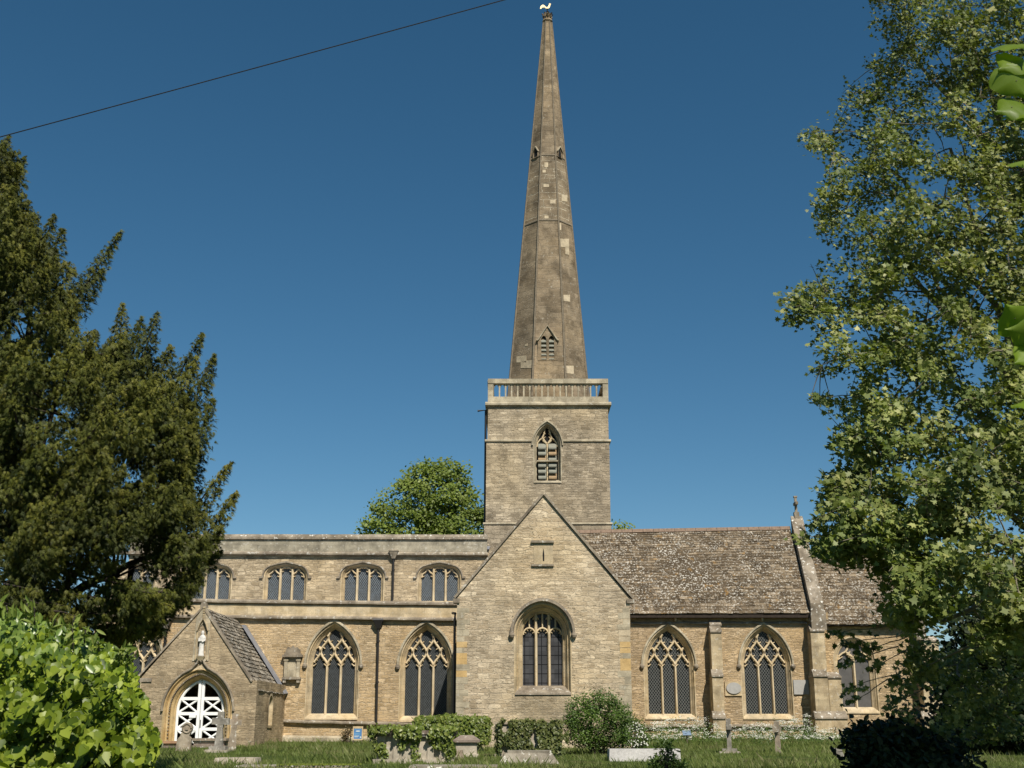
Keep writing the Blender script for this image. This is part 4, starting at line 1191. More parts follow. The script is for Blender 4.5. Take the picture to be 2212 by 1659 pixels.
x0, z0 = mp(615, 1463); x1, z1 = mp(649, 1420)
b = MB(); b.box(x0, x1, -.10, .05, z0, z1); b.build('panel', M['dressgrey'], mo)
for xe in (x0-.02, x1-.13): b = MB(); b.box(xe, xe+.15, -.17, -.05, z0, z1-.02); b.box(xe-.03, xe+.18, -.2, -.05, z1-.16, z1-.10); b.build('pilaster', M['dressgrey'], mo)
b = MB(); b.box(x0-.12, x1+.12, -.28, .02, z1, z1+.10); b.box(x0-.05, x1+.05, -.2, .02, z1+.1, z1+.17); b.build('cornice', M['string'], mo)
b = MB(); cx_ = (x0+x1)/2
b.prism([(cx_-.34, -.16, z1+.17), (cx_+.34, -.16, z1+.17), (cx_+.32, -.16, z1+.32), (cx_+.2, -.16, z1+.44), (cx_+.08, -.16, z1+.42), (cx_, -.16, z1+.52), (cx_-.1, -.16, z1+.42), (cx_-.22, -.16, z1+.46), (cx_-.32, -.16, z1+.3)], (0, .18, 0)); b.build('pediment', M['string'], mo)
b = MB(); b.box(x0-.08, x1+.08, -.24, .02, z0-.10, z0); b.box(x0-.05, x0+.1, -.2, .02, z0-.24, z0-.10); b.box(x1-.1, x1+.05, -.2, .02, z0-.24, z0-.10); b.build('shelf', M['string'], mo)

# ================================================================ PLANTS
def inpoly(px, py, poly):
    ins = np.zeros(len(px), bool); n = len(poly)
    for i in range(n):
        x0, y0 = poly[i]; x1, y1 = poly[(i+1) % n]
        if y0 == y1: continue
        c = ((y0 > py) != (y1 > py)) & (px < (x1-x0)*(py-y0)/(y1-y0) + x0)
        ins ^= c
    return ins
def edged(px, py, poly):
    d = np.full(len(px), 1e9); n = len(poly)
    for i in range(n):
        a = np.array(poly[i], float); c = np.array(poly[(i+1) % n], float); v = c-a
        t = np.clip(((px-a[0])*v[0] + (py-a[1])*v[1])/(v@v+1e-9), 0, 1)
        d = np.minimum(d, np.hypot(px-a[0]-t*v[0], py-a[1]-t*v[1]))
    return d
def sample(poly, n):
    P = np.array(poly, float); lo, hi = P.min(0), P.max(0); X, Y = [], []
    while sum(map(len, X)) < n:
        x = rng.uniform(lo[0], hi[0], n*2); y = rng.uniform(lo[1], hi[1], n*2); k = inpoly(x, y, poly)
        X.append(x[k]); Y.append(y[k])
    return np.concatenate(X)[:n], np.concatenate(Y)[:n]
def unproj(X, Y, d):
    """measured directions X, Y and distance d north of the camera -> points"""
    xc, yc = (X-CX)/F, (CY-Y)/F
    dy = CT - yc*ST; dz = ST + yc*CT
    t = d/dy
    return np.stack([xc*t, -CAMD + d + 0*t, EYE + dz*t], 1)
def norm(v): return v/np.maximum(np.linalg.norm(v, axis=1, keepdims=True), 1e-9)

MAPLE = (np.array([(0, -.5, 0), (.10, -.32, .02), (.42, -.36, -.06), (.27, -.14, .0), (.52, .06, -.10), (.22, .12, .0), (.0, .55, -.08), (-.22, .12, .0), (-.52, .06, -.10), (-.27, -.14, .0), (-.42, -.36, -.06), (-.10, -.32, .02)]),
         [(0, 1, 2, 3, 4, 5, 6), (0, 6, 7, 8, 9, 10, 11)])
OVAL = (np.array([(0, -.5, 0), (.24, -.15, .05), (.22, .2, .05), (0, .5, -.04), (-.22, .2, .05), (-.24, -.15, .05)]), [(0, 1, 2, 3), (0, 3, 4, 5)])
IVY = (np.array([(0, -.42, .0), (.30, -.46, .05), (.46, -.16, .07), (.34, .12, .05), (.0, .56, -.06), (-.34, .12, .05), (-.46, -.16, .07), (-.30, -.46, .05), (0, -.0, -.03)]),
       [(0, 1, 2, 8), (2, 3, 4, 8), (0, 8, 6, 7), (8, 4, 5, 6)])
LONG = (np.array([(0, -.5, 0), (.13, -.15, .04), (.12, .2, .03), (0, .55, -.08), (-.12, .2, .03), (-.13, -.15, .04)]), [(0, 1, 2, 3), (0, 3, 4, 5)])
QUAD = (np.array([(-.3, -.3, 0), (.3, -.35, .04), (.38, .2, 0), (.0, .5, .05), (-.38, .25, 0)]), [(0, 1, 2, 3, 4)])
def spray_t():
    v, f = [], []
    for i, (a, l, w) in enumerate([(0, 1., .10), (.55, .7, .085), (-.5, .72, .085), (1.0, .5, .08), (-.95, .48, .08), (.27, .85, .085), (-.25, .9, .085)]):
        c, s = math.cos(a), math.sin(a); n = len(v)
        for x, y in ((0, -.1), (w/2, l*.4-.1), (0, l-.1), (-w/2, l*.4-.1)):
            v.append((x*c + y*s, -x*s + y*c - .3, -.22*y*y + .04*(i % 3)))
        f.append((n, n+1, n+2, n+3))
    return np.array(v), f
SPRAY = spray_t()
BLADE = (np.array([(-.5, 0, 0), (.5, 0, 0), (.35, 0, .5), (.0, .28, 1.0)]), [(0, 1, 2, 3)])

def leaves(name, P, N, size, tmpl, mat, parent=None, up=None, spin=1.0, aspect=None, rnd=None):
    """one mesh of many small leaves: position, facing direction and size per leaf"""
    T, faces = tmpl
    n = len(P); N = norm(N)
    ref = np.tile(np.array([[0, 0, 1.0]]), (n, 1)) if up is None else up
    ref = ref + rng.normal(0, .15, (n, 3))
    y = norm(ref - N*np.sum(ref*N, 1, keepdims=True)); x = np.cross(y, N)
    a = rng.uniform(-math.pi, math.pi, n)*spin; c, s = np.cos(a)[:, None], np.sin(a)[:, None]
    x, y = x*c + y*s, -x*s + y*c
    size = np.broadcast_to(np.asarray(size, float), (n,))[:, None]
    Vv = P[:, None, :] + size[:, :, None]*(T[None, :, 0:1]*x[:, None] + T[None, :, 1:2]*y[:, None] + T[None, :, 2:3]*N[:, None])
    k = len(T); Vv = Vv.reshape(-1, 3).astype(np.float32)
    base = (np.arange(n)*k)[:, None]
    loops = np.concatenate([base + np.array(f)[None] for f in faces], 1).reshape(-1).astype(np.int32)
    lens = np.tile(np.array([len(f) for f in faces]), n); starts = np.concatenate([[0], np.cumsum(lens)[:-1]]).astype(np.int32)
    me = bpy.data.meshes.new(name)
    me.vertices.add(len(Vv)); me.vertices.foreach_set('co', Vv.ravel())
    me.loops.add(len(loops)); me.loops.foreach_set('vertex_index', loops)
    me.polygons.add(len(starts)); me.polygons.foreach_set('loop_start', starts)
    me.update(calc_edges=True)
    if rnd is None: rnd = rng.random(n)
    me.attributes.new('rnd', 'FLOAT', 'FACE').data.foreach_set('value', np.repeat(rnd, len(faces)).astype(np.float32))
    return link_mesh(name, me, mat, parent)

M['lplane'] = leaf_mat('plane_leaf', [(.060, .090, .020), (.115, .15, .034), (.19, .22, .058), (.34, .34, .13)], .5, .28, .35)
M['lyew'] = leaf_mat('yew_spray', [(.016, .024, .007), (.050, .062, .011), (.105, .112, .016), (.185, .172, .032)], .6, .15, .2)
M['llime'] = leaf_mat('lime_leaf', [(.11, .155, .028), (.16, .21, .04), (.22, .26, .065)], .5, .35, .3)
M['livy'] = leaf_mat('ivy_leaf', [(.035, .065, .007), (.115, .17, .012), (.19, .25, .018), (.31, .37, .05)], .42, .30, .3)
M['ltomb'] = leaf_mat('tomb_ivy_leaf', [(.075, .11, .018), (.13, .175, .03), (.20, .225, .05)], .4, .25, .35)
M['ltombd'] = leaf_mat('old_ivy_leaf', [(.05, .07, .018), (.095, .115, .03), (.15, .155, .055)], .45, .2, .3)
M['lshrub'] = leaf_mat('shrub_leaf', [(.035, .07, .010), (.065, .115, .018), (.11, .165, .032)], .45, .25, .3)
M['ldark'] = leaf_mat('shade_dark_leaf', [(.012, .022, .007), (.022, .034, .010), (.034, .048, .016)], .5, .1, .25)  # leaf colour darkened to carry the deep shade
M['lbig'] = leaf_mat('large_leaf', [(.12, .19, .012), (.17, .25, .02), (.21, .29, .05)], .4, .5, .4)
M['lbrown'] = leaf_mat('brown_leaf', [(.07, .05, .03), (.11, .08, .04), (.08, .09, .03)], .6, .2, .2)
M['grass'] = leaf_mat('grass_blade', [(.085, .125, .028), (.14, .185, .045), (.20, .235, .075), (.29, .27, .14)], .5, .35, .25)
M['flower'] = leaf_mat('white_flower', [(.55, .56, .46), (.7, .7, .62), (.8, .8, .74)], .8, .3, .1, (1, 1, 1))
M['moss'] = leaf_mat('moss', [(.10, .14, .02), (.16, .20, .03), (.2, .22, .05)], .8, .1, .1)

def limb(b, p, q, r0, r1, bend=.15, n=7, sag=0.):
    p, q = Vector(p), Vector(q); L = (q-p).length
    o = Vector((random.uniform(-1, 1), random.uniform(-1, 1), random.uniform(-.3, 1))) * L*bend
    pts = []
    for i in range(n+1):
        t = i/n
        w = Vector((random.uniform(-1, 1), random.uniform(-1, 1), random.uniform(-1, 1)))*L*.012
        pts.append(p.lerp(q, t) + o*(4*t*(1-t))*.5 + Vector((0, 0, -sag*L*t*t)) + w)
    b.tube(pts, [r0+(r1-r0)*(i/n)**.8 for i in range(n+1)], 6 if r0 > .05 else 4)
    return pts

# ---- London plane on the right: crown outline measured from the photograph, real depth behind it
plane_poly = [(1885, -160), (1878, 0), (1893, 40), (1889, 62), (1918, 78), (1930, 100), (1905, 118), (1872, 132), (1868, 150), (1900, 172), (1885, 184), (1828, 176), (1830, 206), (1806, 244), (1800, 278),
              (1760, 282), (1722, 286), (1740, 306), (1775, 330), (1792, 356), (1765, 405), (1776, 420), (1757, 462), (1770, 505), (1800, 528), (1850, 548), (1820, 566), (1770, 568), (1766, 600),
              (1725, 628), (1682, 650), (1700, 666), (1688, 700), (1732, 688), (1776, 678), (1788, 694), (1757, 722), (1772, 755), (1780, 780), (1742, 802), (1800, 806), (1830, 800), (1872, 818),
              (1850, 840), (1800, 856), (1757, 856), (1775, 872), (1806, 890), (1850, 914), (1800, 936), (1792, 984), (1830, 992), (1858, 1004), (1820, 1020), (1768, 1034), (1785, 1060), (1770, 1090),
              (1772, 1120), (1716, 1160), (1760, 1165), (1748, 1196), (1800, 1196), (1812, 1218), (1850, 1212), (1888, 1215), (1905, 1262), (1918, 1306), (1900, 1345), (1960, 1370), (1965, 1420),
              (1950, 1470), (1925, 1500), (1960, 1560), (2050, 1600), (2380, 1600), (2380, -160)]
def pdepth(Y): return 18.8 - 3.6*np.clip((Y-150)/1100, 0, 1) + 5.2*np.clip((Y-1330)/200, 0, 1)
def plane_tree():
    base = Vector((11.2, -CAMD+19.5, gz(-CAMD+19.5)-.2))
    t = empty('plane_tree', tuple(base+Vector((0, 0, .2))), 'tall plane tree with maple-like leaves filling the right side', 'tree')
    nb = 820
    X, Y = sample(plane_poly, nb)
    m = 15
    ang = rng.normal(math.pi*.98, .75, nb)          # boughs reach outwards, mostly to the left
    f_ = np.sin(X*.021+Y*.013)+np.sin(Y*.027-X*.016+1.1)+np.sin(X*.05+Y*.041+.4)
    kb = f_ > rng.uniform(-2.6, -.4, nb); X, Y, ang = X[kb], Y[kb], ang[kb]; nb = len(X)
    kb = (Y < 1370) | (rng.random(nb) < .42); X, Y, ang = X[kb], Y[kb], ang[kb]; nb = len(X)
    u = rng.uniform(-1, 1, (nb, m)); L = rng.uniform(25, 62, nb)[:, None]
    XX = (X[:, None] + np.cos(ang)[:, None]*u*L + rng.normal(0, 10, (nb, m))).ravel()
    YY = (Y[:, None] - np.sin(ang)[:, None]*u*L*.8 + rng.normal(0, 9, (nb, m)) + (u*u*10)).ravel()
    e0 = edged(X, Y, plane_poly)
    half = .4 + 2.6*np.sqrt(np.clip(e0/230, 0, 1))
    d0 = pdepth(Y) + half*np.where(rng.random(nb) < .62, -rng.random(nb)**.5, rng.uniform(-1, 1, nb))
    D = (d0[:, None] + rng.normal(0, .22, (nb, m))).ravel()
    tn = np.repeat(rng.random(nb), m)
    # a fringe that follows the measured outline
    xf, yf = sample(plane_poly, 3800); ef = edged(xf, yf, plane_poly); kf = ef < 26
    XX = np.concatenate([XX, xf[kf]]); YY = np.concatenate([YY, yf[kf]]); D = np.concatenate([D, pdepth(yf[kf])+rng.normal(0, .35, kf.sum())]); tn = np.concatenate([tn, rng.random(kf.sum())])
    ok = inpoly(XX, YY, plane_poly) & (YY < 1610); XX, YY, D, tn = XX[ok], YY[ok], D[ok], tn[ok]
    C = unproj(XX, YY, D); n = len(C)
    k = 9
    ax = norm(np.stack([rng.normal(-.5, .7, n), rng.normal(-.3, .6, n), rng.normal(-.25, .5, n)], 1))
    uu = rng.uniform(-.5, .5, (n, k, 1))
    P = (C[:, None] + ax[:, None]*uu*.30 + rng.normal(0, .05, (n, k, 3))).reshape(-1, 3)
    tone = np.clip(np.repeat(tn, k)*.45 + rng.random(n*k)*.62, 0, 1)
    NN = np.array([[.15, -.55, .62]]) + rng.normal(0, .55, (n*k, 3))
    sz = rng.uniform(.048, .104, n*k)*np.repeat(np.clip(.88+(YY-100)/1100*.2, .86, 1.08), k)
    # lone sprigs hanging in front of the chancel east end
    SP = [((1900, 1372), (1790, 1368)), ((1910, 1395), (1815, 1392)), ((1900, 1400), (1850, 1410)), ((1880, 1420), (1808, 1437)), ((1905, 1425), (1872, 1452)), ((1880, 1480), (1822, 1492)), ((1860, 1492), (1830, 1525)), ((1955, 1440), (1917, 1486)), ((1960, 1500), (1905, 1535)),
          ((1990, 1560), (1925, 1535)), ((1800, 1170), (1713, 1165)), ((1830, 1205), (1760, 1196)), ((1800, 310), (1722, 288)), ((1760, 690), (1688, 700)), ((1780, 640), (1684, 650)), ((1820, 875), (1757, 858))]
    b = MB(); H = []
    for (a, c) in SP:
        q = 24; w = rng.random(q)**.7
        Xs = a[0]+(c[0]-a[0])*w+rng.normal(0, 5, q); Ys = a[1]+(c[1]-a[1])*w+rng.normal(0, 5, q); dd = float(pdepth(np.array([a[1]*1.0]))[0])-.6
        P = np.concatenate([P, unproj(Xs, Ys, np.full(q, dd)+rng.normal(0, .12, q))]); NN = np.concatenate([NN, np.array([[-.1, -.7, .5]])+rng.normal(0, .5, (q, 3))]); sz = np.concatenate([sz, rng.uniform(.07, .12, q)]); tone = np.concatenate([tone, rng.random(q)])
        A_, B_ = unproj(np.array([a[0]+60., c[0]]), np.array([a[1]-25., c[1]]), np.array([dd, dd])); limb(b, A_, B_, .010, .003, .05, 6)
    # the rest of the crown, unseen to the right, added to shade the shrub
    q = 3400
    G_ = np.stack([rng.uniform(7.6, 16, q), rng.uniform(12.2, 22.5, q), rng.uniform(3.2, 13.5, q)], 1)
    r_ = ((G_[:, 0]-11.2)/5.2)**2+((G_[:, 1]-17)/5.6)**2+((G_[:, 2]-8.6)/5.6)**2
    G_ = G_[r_ < 1.05]; G_[:, 1] -= CAMD; G_ = G_[(G_[:, 0]/(G_[:, 1]+CAMD)) > .44]
    q = len(G_); G8 = (G_[:, None]+rng.normal(0, .2, (q, 8, 3))).reshape(-1, 3)
    P = np.concatenate([P, G8]); NN = np.concatenate([NN, np.array([[.15, -.55, .62]])+rng.normal(0, .55, G8.shape)]); sz = np.concatenate([sz, rng.uniform(.12, .22, q*8)]); tone = np.concatenate([tone, rng.random(q*8)])
    leaves('crown', P, NN, sz, MAPLE, M['lplane'], t, spin=.6, rnd=tone)
    k_ = MB(); limb(k_, base, base+Vector((-.2, .1, 6)), .42, .30, .02); k_.build('trunk', M['barkpale'], t)
    hubs = []
    for Xh, Yh in ((2150, 1100), (2050, 1000), (2120, 700), (2000, 560), (2180, 350), (2050, 330), (2160, 120), (2080, 0), (2230, 900), (1980, 900), (1900, 700), (2040, 1330), (1890, 1120), (1900, 330), (1850, 480), (1970, 110), (2250, 500)):
        h = unproj(np.array([float(Xh)]), np.array([float(Yh)]), np.array([float(pdepth(np.array([Yh*1.0]))[0])+.6]))[0]
        hubs += limb(b, base+Vector((-.2, .1, random.uniform(2.5, 6))), h, .12, .025, .10, 14)[3:]
    H = np.array([tuple(q) for q in hubs])
    Cb = unproj(X, Y, d0); order = np.argsort([np.linalg.norm(H-c, axis=1).min() for c in Cb])
    for i in order:      # boughs grow from the nearest wood already there
        dd = np.linalg.norm(H-Cb[i], axis=1); j = int(np.argmin(dd))
        if dd[j] > 3.5: continue
        pts = limb(b, H[j], Cb[i], .008+.012*dd[j], .006, .16, 6); H = np.concatenate([H, np.array([tuple(q) for q in pts[2:]])])
    for i in rng.choice(n, 1500, replace=False):
        dd = np.linalg.norm(H-C[i], axis=1); j = int(np.argmin(dd))
        if dd[j] < 1.6: limb(b, H[j], C[i]+ax[i]*.15, .010, .004, .15, 4)
    b.build('branches', M['barkpale'], t)
    Xs, Ys = sample(plane_poly, 1200); es = edged(Xs, Ys, plane_poly); kk = es < 26; Xs, Ys = Xs[kk][:120], Ys[kk][:120]
    S = unproj(Xs, Ys, pdepth(Ys)-.3)
    b = MB()
    for s_ in S:
        s_ = Vector(s_); b.lathe(s_ - Vector((0, 0, .12)), [(.004, -.014), (.013, 0), (.004, .014)], 5); b.tube([s_-Vector((0, 0, .11)), s_], .003, 3)
    o = b.build('seed_balls', M['bark'], t); o['kind'] = 'stuff'
plane_tree()

# ---- yew on the left
yew_poly = [(-120, 200), (-8, 320), (18, 330), (30, 380), (50, 440), (72, 480), (100, 505), (108, 540), (108, 590), (122, 632), (150, 660), (155, 700), (185, 745), (225, 765), (250, 745), (285, 765), (318, 790),
            (345, 830), (378, 855), (398, 880), (412, 910), (420, 950), (412, 990), (400, 1030), (405, 1070), (420, 1100), (415, 1130), (430, 1160), (435, 1195), (420, 1235), (405, 1255), (385, 1290), (366, 1325),
            (335, 1355), (285, 1385), (215, 1400), (100, 1440), (-120, 1460)]
plumes = [((-20, 380), (20, 293)), ((15, 430), (54, 340)), ((30, 500), (58, 433)), ((50, 545), (77, 462)), ((80, 560), (118, 463)), ((100, 580), (137, 494)), ((125, 625), (160, 576)), ((130, 585), (147, 566)), ((150, 670), (262, 499)), ((170, 640), (225, 580)), ((185, 770), (207, 711)),
          ((258, 770), (265, 654)), ((285, 770), (306, 686)), ((300, 800), (341, 673)), ((345, 820), (370, 747)), ((370, 850), (438, 720)), ((385, 870), (425, 770)), ((410, 900), (465, 765)), ((425, 960), (460, 859)), ((395, 1060), (438, 974)), ((410, 1120), (499, 999)), ((430, 1175), (513, 1062)),
          ((430, 1200), (478, 1140)), ((410, 1230), (478, 1188)), ((380, 1250), (432, 1238)), ((360, 1290), (398, 1268)), ((330, 1330), (376, 1305)), ((310, 1340), (345, 1357)), ((260, 1370), (278, 1388)), ((200, 1370), (215, 1400)), ((150, 1390), (160, 1420))]
yew_gaps = [[(52, 1178), (80, 1172), (75, 1215), (58, 1210)], [(95, 1215), (125, 1225), (160, 1300), (175, 1335), (150, 1340), (115, 1290)], [(105, 1145), (130, 1150), (125, 1165), (105, 1160)], [(235, 1175), (300, 1190), (305, 1250), (255, 1255), (235, 1215)], [(15, 1250), (45, 1260), (40, 1300), (18, 1290)],
            [(95, 945), (112, 945), (110, 975), (97, 972)], [(240, 1040), (268, 1045), (262, 1075), (243, 1070)], [(375, 1130), (420, 1120), (415, 1165), (385, 1170)]]
def yew_tree():
    t = empty('yew_tree', (-12.2, -25, gz(-25)), 'broad dark yew tree with upswept plumes on the left', 'tree')
    axes = []
    for a, c in plumes: axes.append((a, c, 1.0, 30.0 + random.uniform(-1.0, 1.0), 1))
    for i in range(30):          # further plumes standing out round the edge
        j = random.randrange(4, 30); t0 = random.random(); p0, p1 = yew_poly[j], yew_poly[j+1]
        q = (p0[0]+(p1[0]-p0[0])*t0, p0[1]+(p1[1]-p0[1])*t0); L = random.uniform(25, 48); an = R(random.gauss(60, 12))
        axes.append(((q[0]-L*1.1*math.cos(an), q[1]+L*1.2*math.sin(an)), (q[0]+L*.55*math.cos(an), q[1]-L*.6*math.sin(an)), random.uniform(.6, .9), 30+random.uniform(-1.5, .8), 1))
    n = 980
    X, Y = sample(yew_poly, n); e = edged(X, Y, yew_poly)
    for x, y, ee in zip(X, Y, e):
        if any(inpoly(np.array([x]), np.array([y]), g)[0] for g in yew_gaps): continue
        L = random.uniform(50, 115)
        ang = R(random.gauss(62 - 22*min(1, max(0, (x-100)/300)), 22))
        q = (x + L*math.cos(ang), y - L*math.sin(ang)) if y < 1250 else (x + L*.8*math.cos(ang*.4), y + L*.15)
        if not inpoly(np.array([q[0]]), np.array([q[1]]), yew_poly)[0]: q = (x+(q[0]-x)*.35, y+(q[1]-y)*.35)
        half = .5 + 4.4*math.sqrt(min(1, ee/170))
        d = 30.0 + half*(-random.random()**.5 if random.random() < .62 else random.uniform(-1, 1)) - 1.2*min(1, max(0, (y-900)/400))
        axes.append(((x, y), q, random.uniform(.8, 1.2), d, 0))
    P, N, U, S, T = [], [], [], [], []
    b = MB()
    trunk = Vector((-12.2, -25, gz(-25)))
    for (a, c, w, d, edge) in axes:
        Lpx = math.hypot(c[0]-a[0], c[1]-a[1])
        m = int(60 + Lpx*(3.2 if edge else 1.6))
        u = rng.random(m)
        rad = (.47*w if edge else .38*w)*(1-u**1.3*.92) + .03
        A_, B_ = unproj(np.array([a[0], c[0]], float), np.array([a[1], c[1]], float), np.array([d, d-(0 if edge else .5)]))
        dirv = rng.normal(0, 1, (m, 3)); dirv[:, 2] *= .6
        p = A_ + (B_-A_)*u[:, None] + norm(dirv)*(rad*rng.random(m)**.5)[:, None]
        p[:, 2] -= rad*.35
        P.append(p); S.append(rng.uniform(.10, .21, m)*(1-.3*u)*(1.15 if edge else 1))
        N.append(np.array([[.1, -.6, .45]])+rng.normal(0, .45, (m, 3)))
        ax = (B_-A_)/np.linalg.norm(B_-A_)
        U.append(np.tile((np.array([0, 0, -1.0]) + ax*.5)[None], (m, 1)) + norm(dirv)*.5)
        base = random.random(); T.append(np.clip(base*.35 + rng.random(m)*.4 + u*.32 - .05, 0, 1))  # colour lightens to the tip: new growth plus a painted lit gradient
        limb(b, A_, B_, .03, .008, .04, 4)
    P, N, U, S, T = map(np.concatenate, (P, N, U, S, T))
    leaves('crown', P, N, S, SPRAY, M['lyew'], t, up=U, spin=.12, rnd=T)
    hubs = []
    k = MB(); limb(k, trunk-Vector((0, 0, .3)), trunk+Vector((.2, 0, 4)), .7, .5, .02); k.build('trunk', M['darkbark'], t)
    for Xh, Yh, dh in ((20, 700, 30), (90, 900, 29), (200, 950, 29), (300, 900, 29), (330, 1080, 29), (150, 1120, 28.5), (60, 1250, 28), (250, 1250, 28), (180, 1340, 28), (380, 1180, 28.5), (60, 560, 30), (150, 760, 30), (-60, 1000, 29), (110, 1360, 28)):
        h = unproj(np.array([float(Xh)]), np.array([float(Yh)]), np.array([float(dh)]))[0]
        pts = limb(b, trunk+Vector((.1, 0, random.uniform(1.5, 4))), h, .17, .04, .12, 10); hubs += pts[3:]
    H = np.array([tuple(q) for q in hubs])
    for (a, c, w, d, edge) in axes[::3]:
        q = unproj(np.array([float(a[0])]), np.array([float(a[1])]), np.array([d]))[0]
        dd = np.linalg.norm(H-q, axis=1); j = int(np.argmin(dd))
        if dd[j] < 5: limb(b, H[j], q, .012+.012*dd[j], .012, .12, 6)
    b.build('branches', M['darkbark'], t)
yew_tree()

# ---- a broadleaf tree behind the nave, and one behind the chancel
lime_poly = [(789, 1150), (792, 1128), (812, 1112), (815, 1085), (822, 1070), (850, 1058), (858, 1040), (880, 1030), (890, 1010), (912, 1005), (925, 1003), (945, 1008), (958, 1000), (968, 996), (985, 1000), (1003, 1002),
             (1010, 1020), (1015, 1035), (1030, 1038), (1030, 1055), (1018, 1062), (1030, 1078), (1045, 1090), (1062, 1110), (1075, 1150), (1080, 1230), (790, 1230)]
def round_tree(name, label, poly, d0, depth, ncl, mat, leaf, cl, trunk_px, tmpl=QUAD, kper=60, group=None, gapf=.6, bias=.6, hub=None):
    X, Y = sample(poly, ncl); e = edged(X, Y, poly)
    half = depth*np.sqrt(np.clip(e/60, .02, 1))
    d = d0 + half*np.where(rng.random(ncl) < bias, -rng.random(ncl)**.5, rng.uniform(-1, 1, ncl))
    C = unproj(X, Y, d)
    b0 = onground(trunk_px[0], trunk_px[1]) if len(trunk_px) == 2 else Vector(trunk_px)
    t = empty(name, tuple(b0), label, 'tree' if 'tree' in name else 'shrub', group)
    n = len(C)
    P = (C[:, None] + rng.normal(0, 1, (n, kper, 3))*np.array([cl, cl, cl*.62])).reshape(-1, 3)
    tone = np.clip(np.repeat(rng.random(n), kper)*.5+rng.random(n*kper)*.6, 0, 1)
    leaves('crown', P, np.array([[.1, -.5, .7]])+rng.normal(0, .5, P.shape), rng.uniform(.6, 1.2, len(P))*leaf, tmpl, mat, t, rnd=tone)
    b = MB(); c = Vector(C.mean(0)); limb(b, b0-Vector((0, 0, .3)), c, (c-b0).length*.03, (c-b0).length*.012, .04, 8)
    tr = b.build('trunk', M['bark'], t)
    b = MB()
    for i in rng.choice(n, min(n, 70), replace=False):
        limb(b, b0.lerp(c, random.uniform(.35, 1)), C[i], (c-b0).length*.008, (c-b0).length*.0016, .1, 5)
    b.build('branches', M['bark'], t)
    return t
p = at(930, 1400, 57)
round_tree('broadleaf_tree', 'rounded green tree rising behind the nave parapet beside the tower', lime_poly, 112, 5.0, 290, M['llime'], .30, .50, (p.x, 57.0, 0.0), kper=85)
p = at(1340, 1400, 40)
round_tree('broadleaf_tree', 'treetop just showing over the chancel ridge beside the tower', [(1318, 1136), (1335, 1133), (1360, 1139), (1372, 1150), (1372, 1240), (1318, 1240)], 96, 2.0, 25, M['llime'], .24, .4, (p.x, 40.0, 0.0), kper=60)
# evergreens added behind the plane tree, deep shade put into their leaf colour
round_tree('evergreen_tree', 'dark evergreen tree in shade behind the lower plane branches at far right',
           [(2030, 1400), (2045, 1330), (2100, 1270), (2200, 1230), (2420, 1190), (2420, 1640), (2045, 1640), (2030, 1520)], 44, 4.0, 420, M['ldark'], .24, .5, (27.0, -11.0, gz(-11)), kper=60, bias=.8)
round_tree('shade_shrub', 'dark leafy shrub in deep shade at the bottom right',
           [(1846, 1592), (1880, 1572), (1905, 1590), (1935, 1560), (1960, 1580), (2000, 1600), (2040, 1615), (2070, 1640), (2090, 1760), (1840, 1760), (1870, 1650), (1855, 1615)], 20.5, 1.0, 260, M['ldark'], .15, .17, (7.3, -34.5, gz(-34.5)), tmpl=OVAL, kper=40, bias=.8)

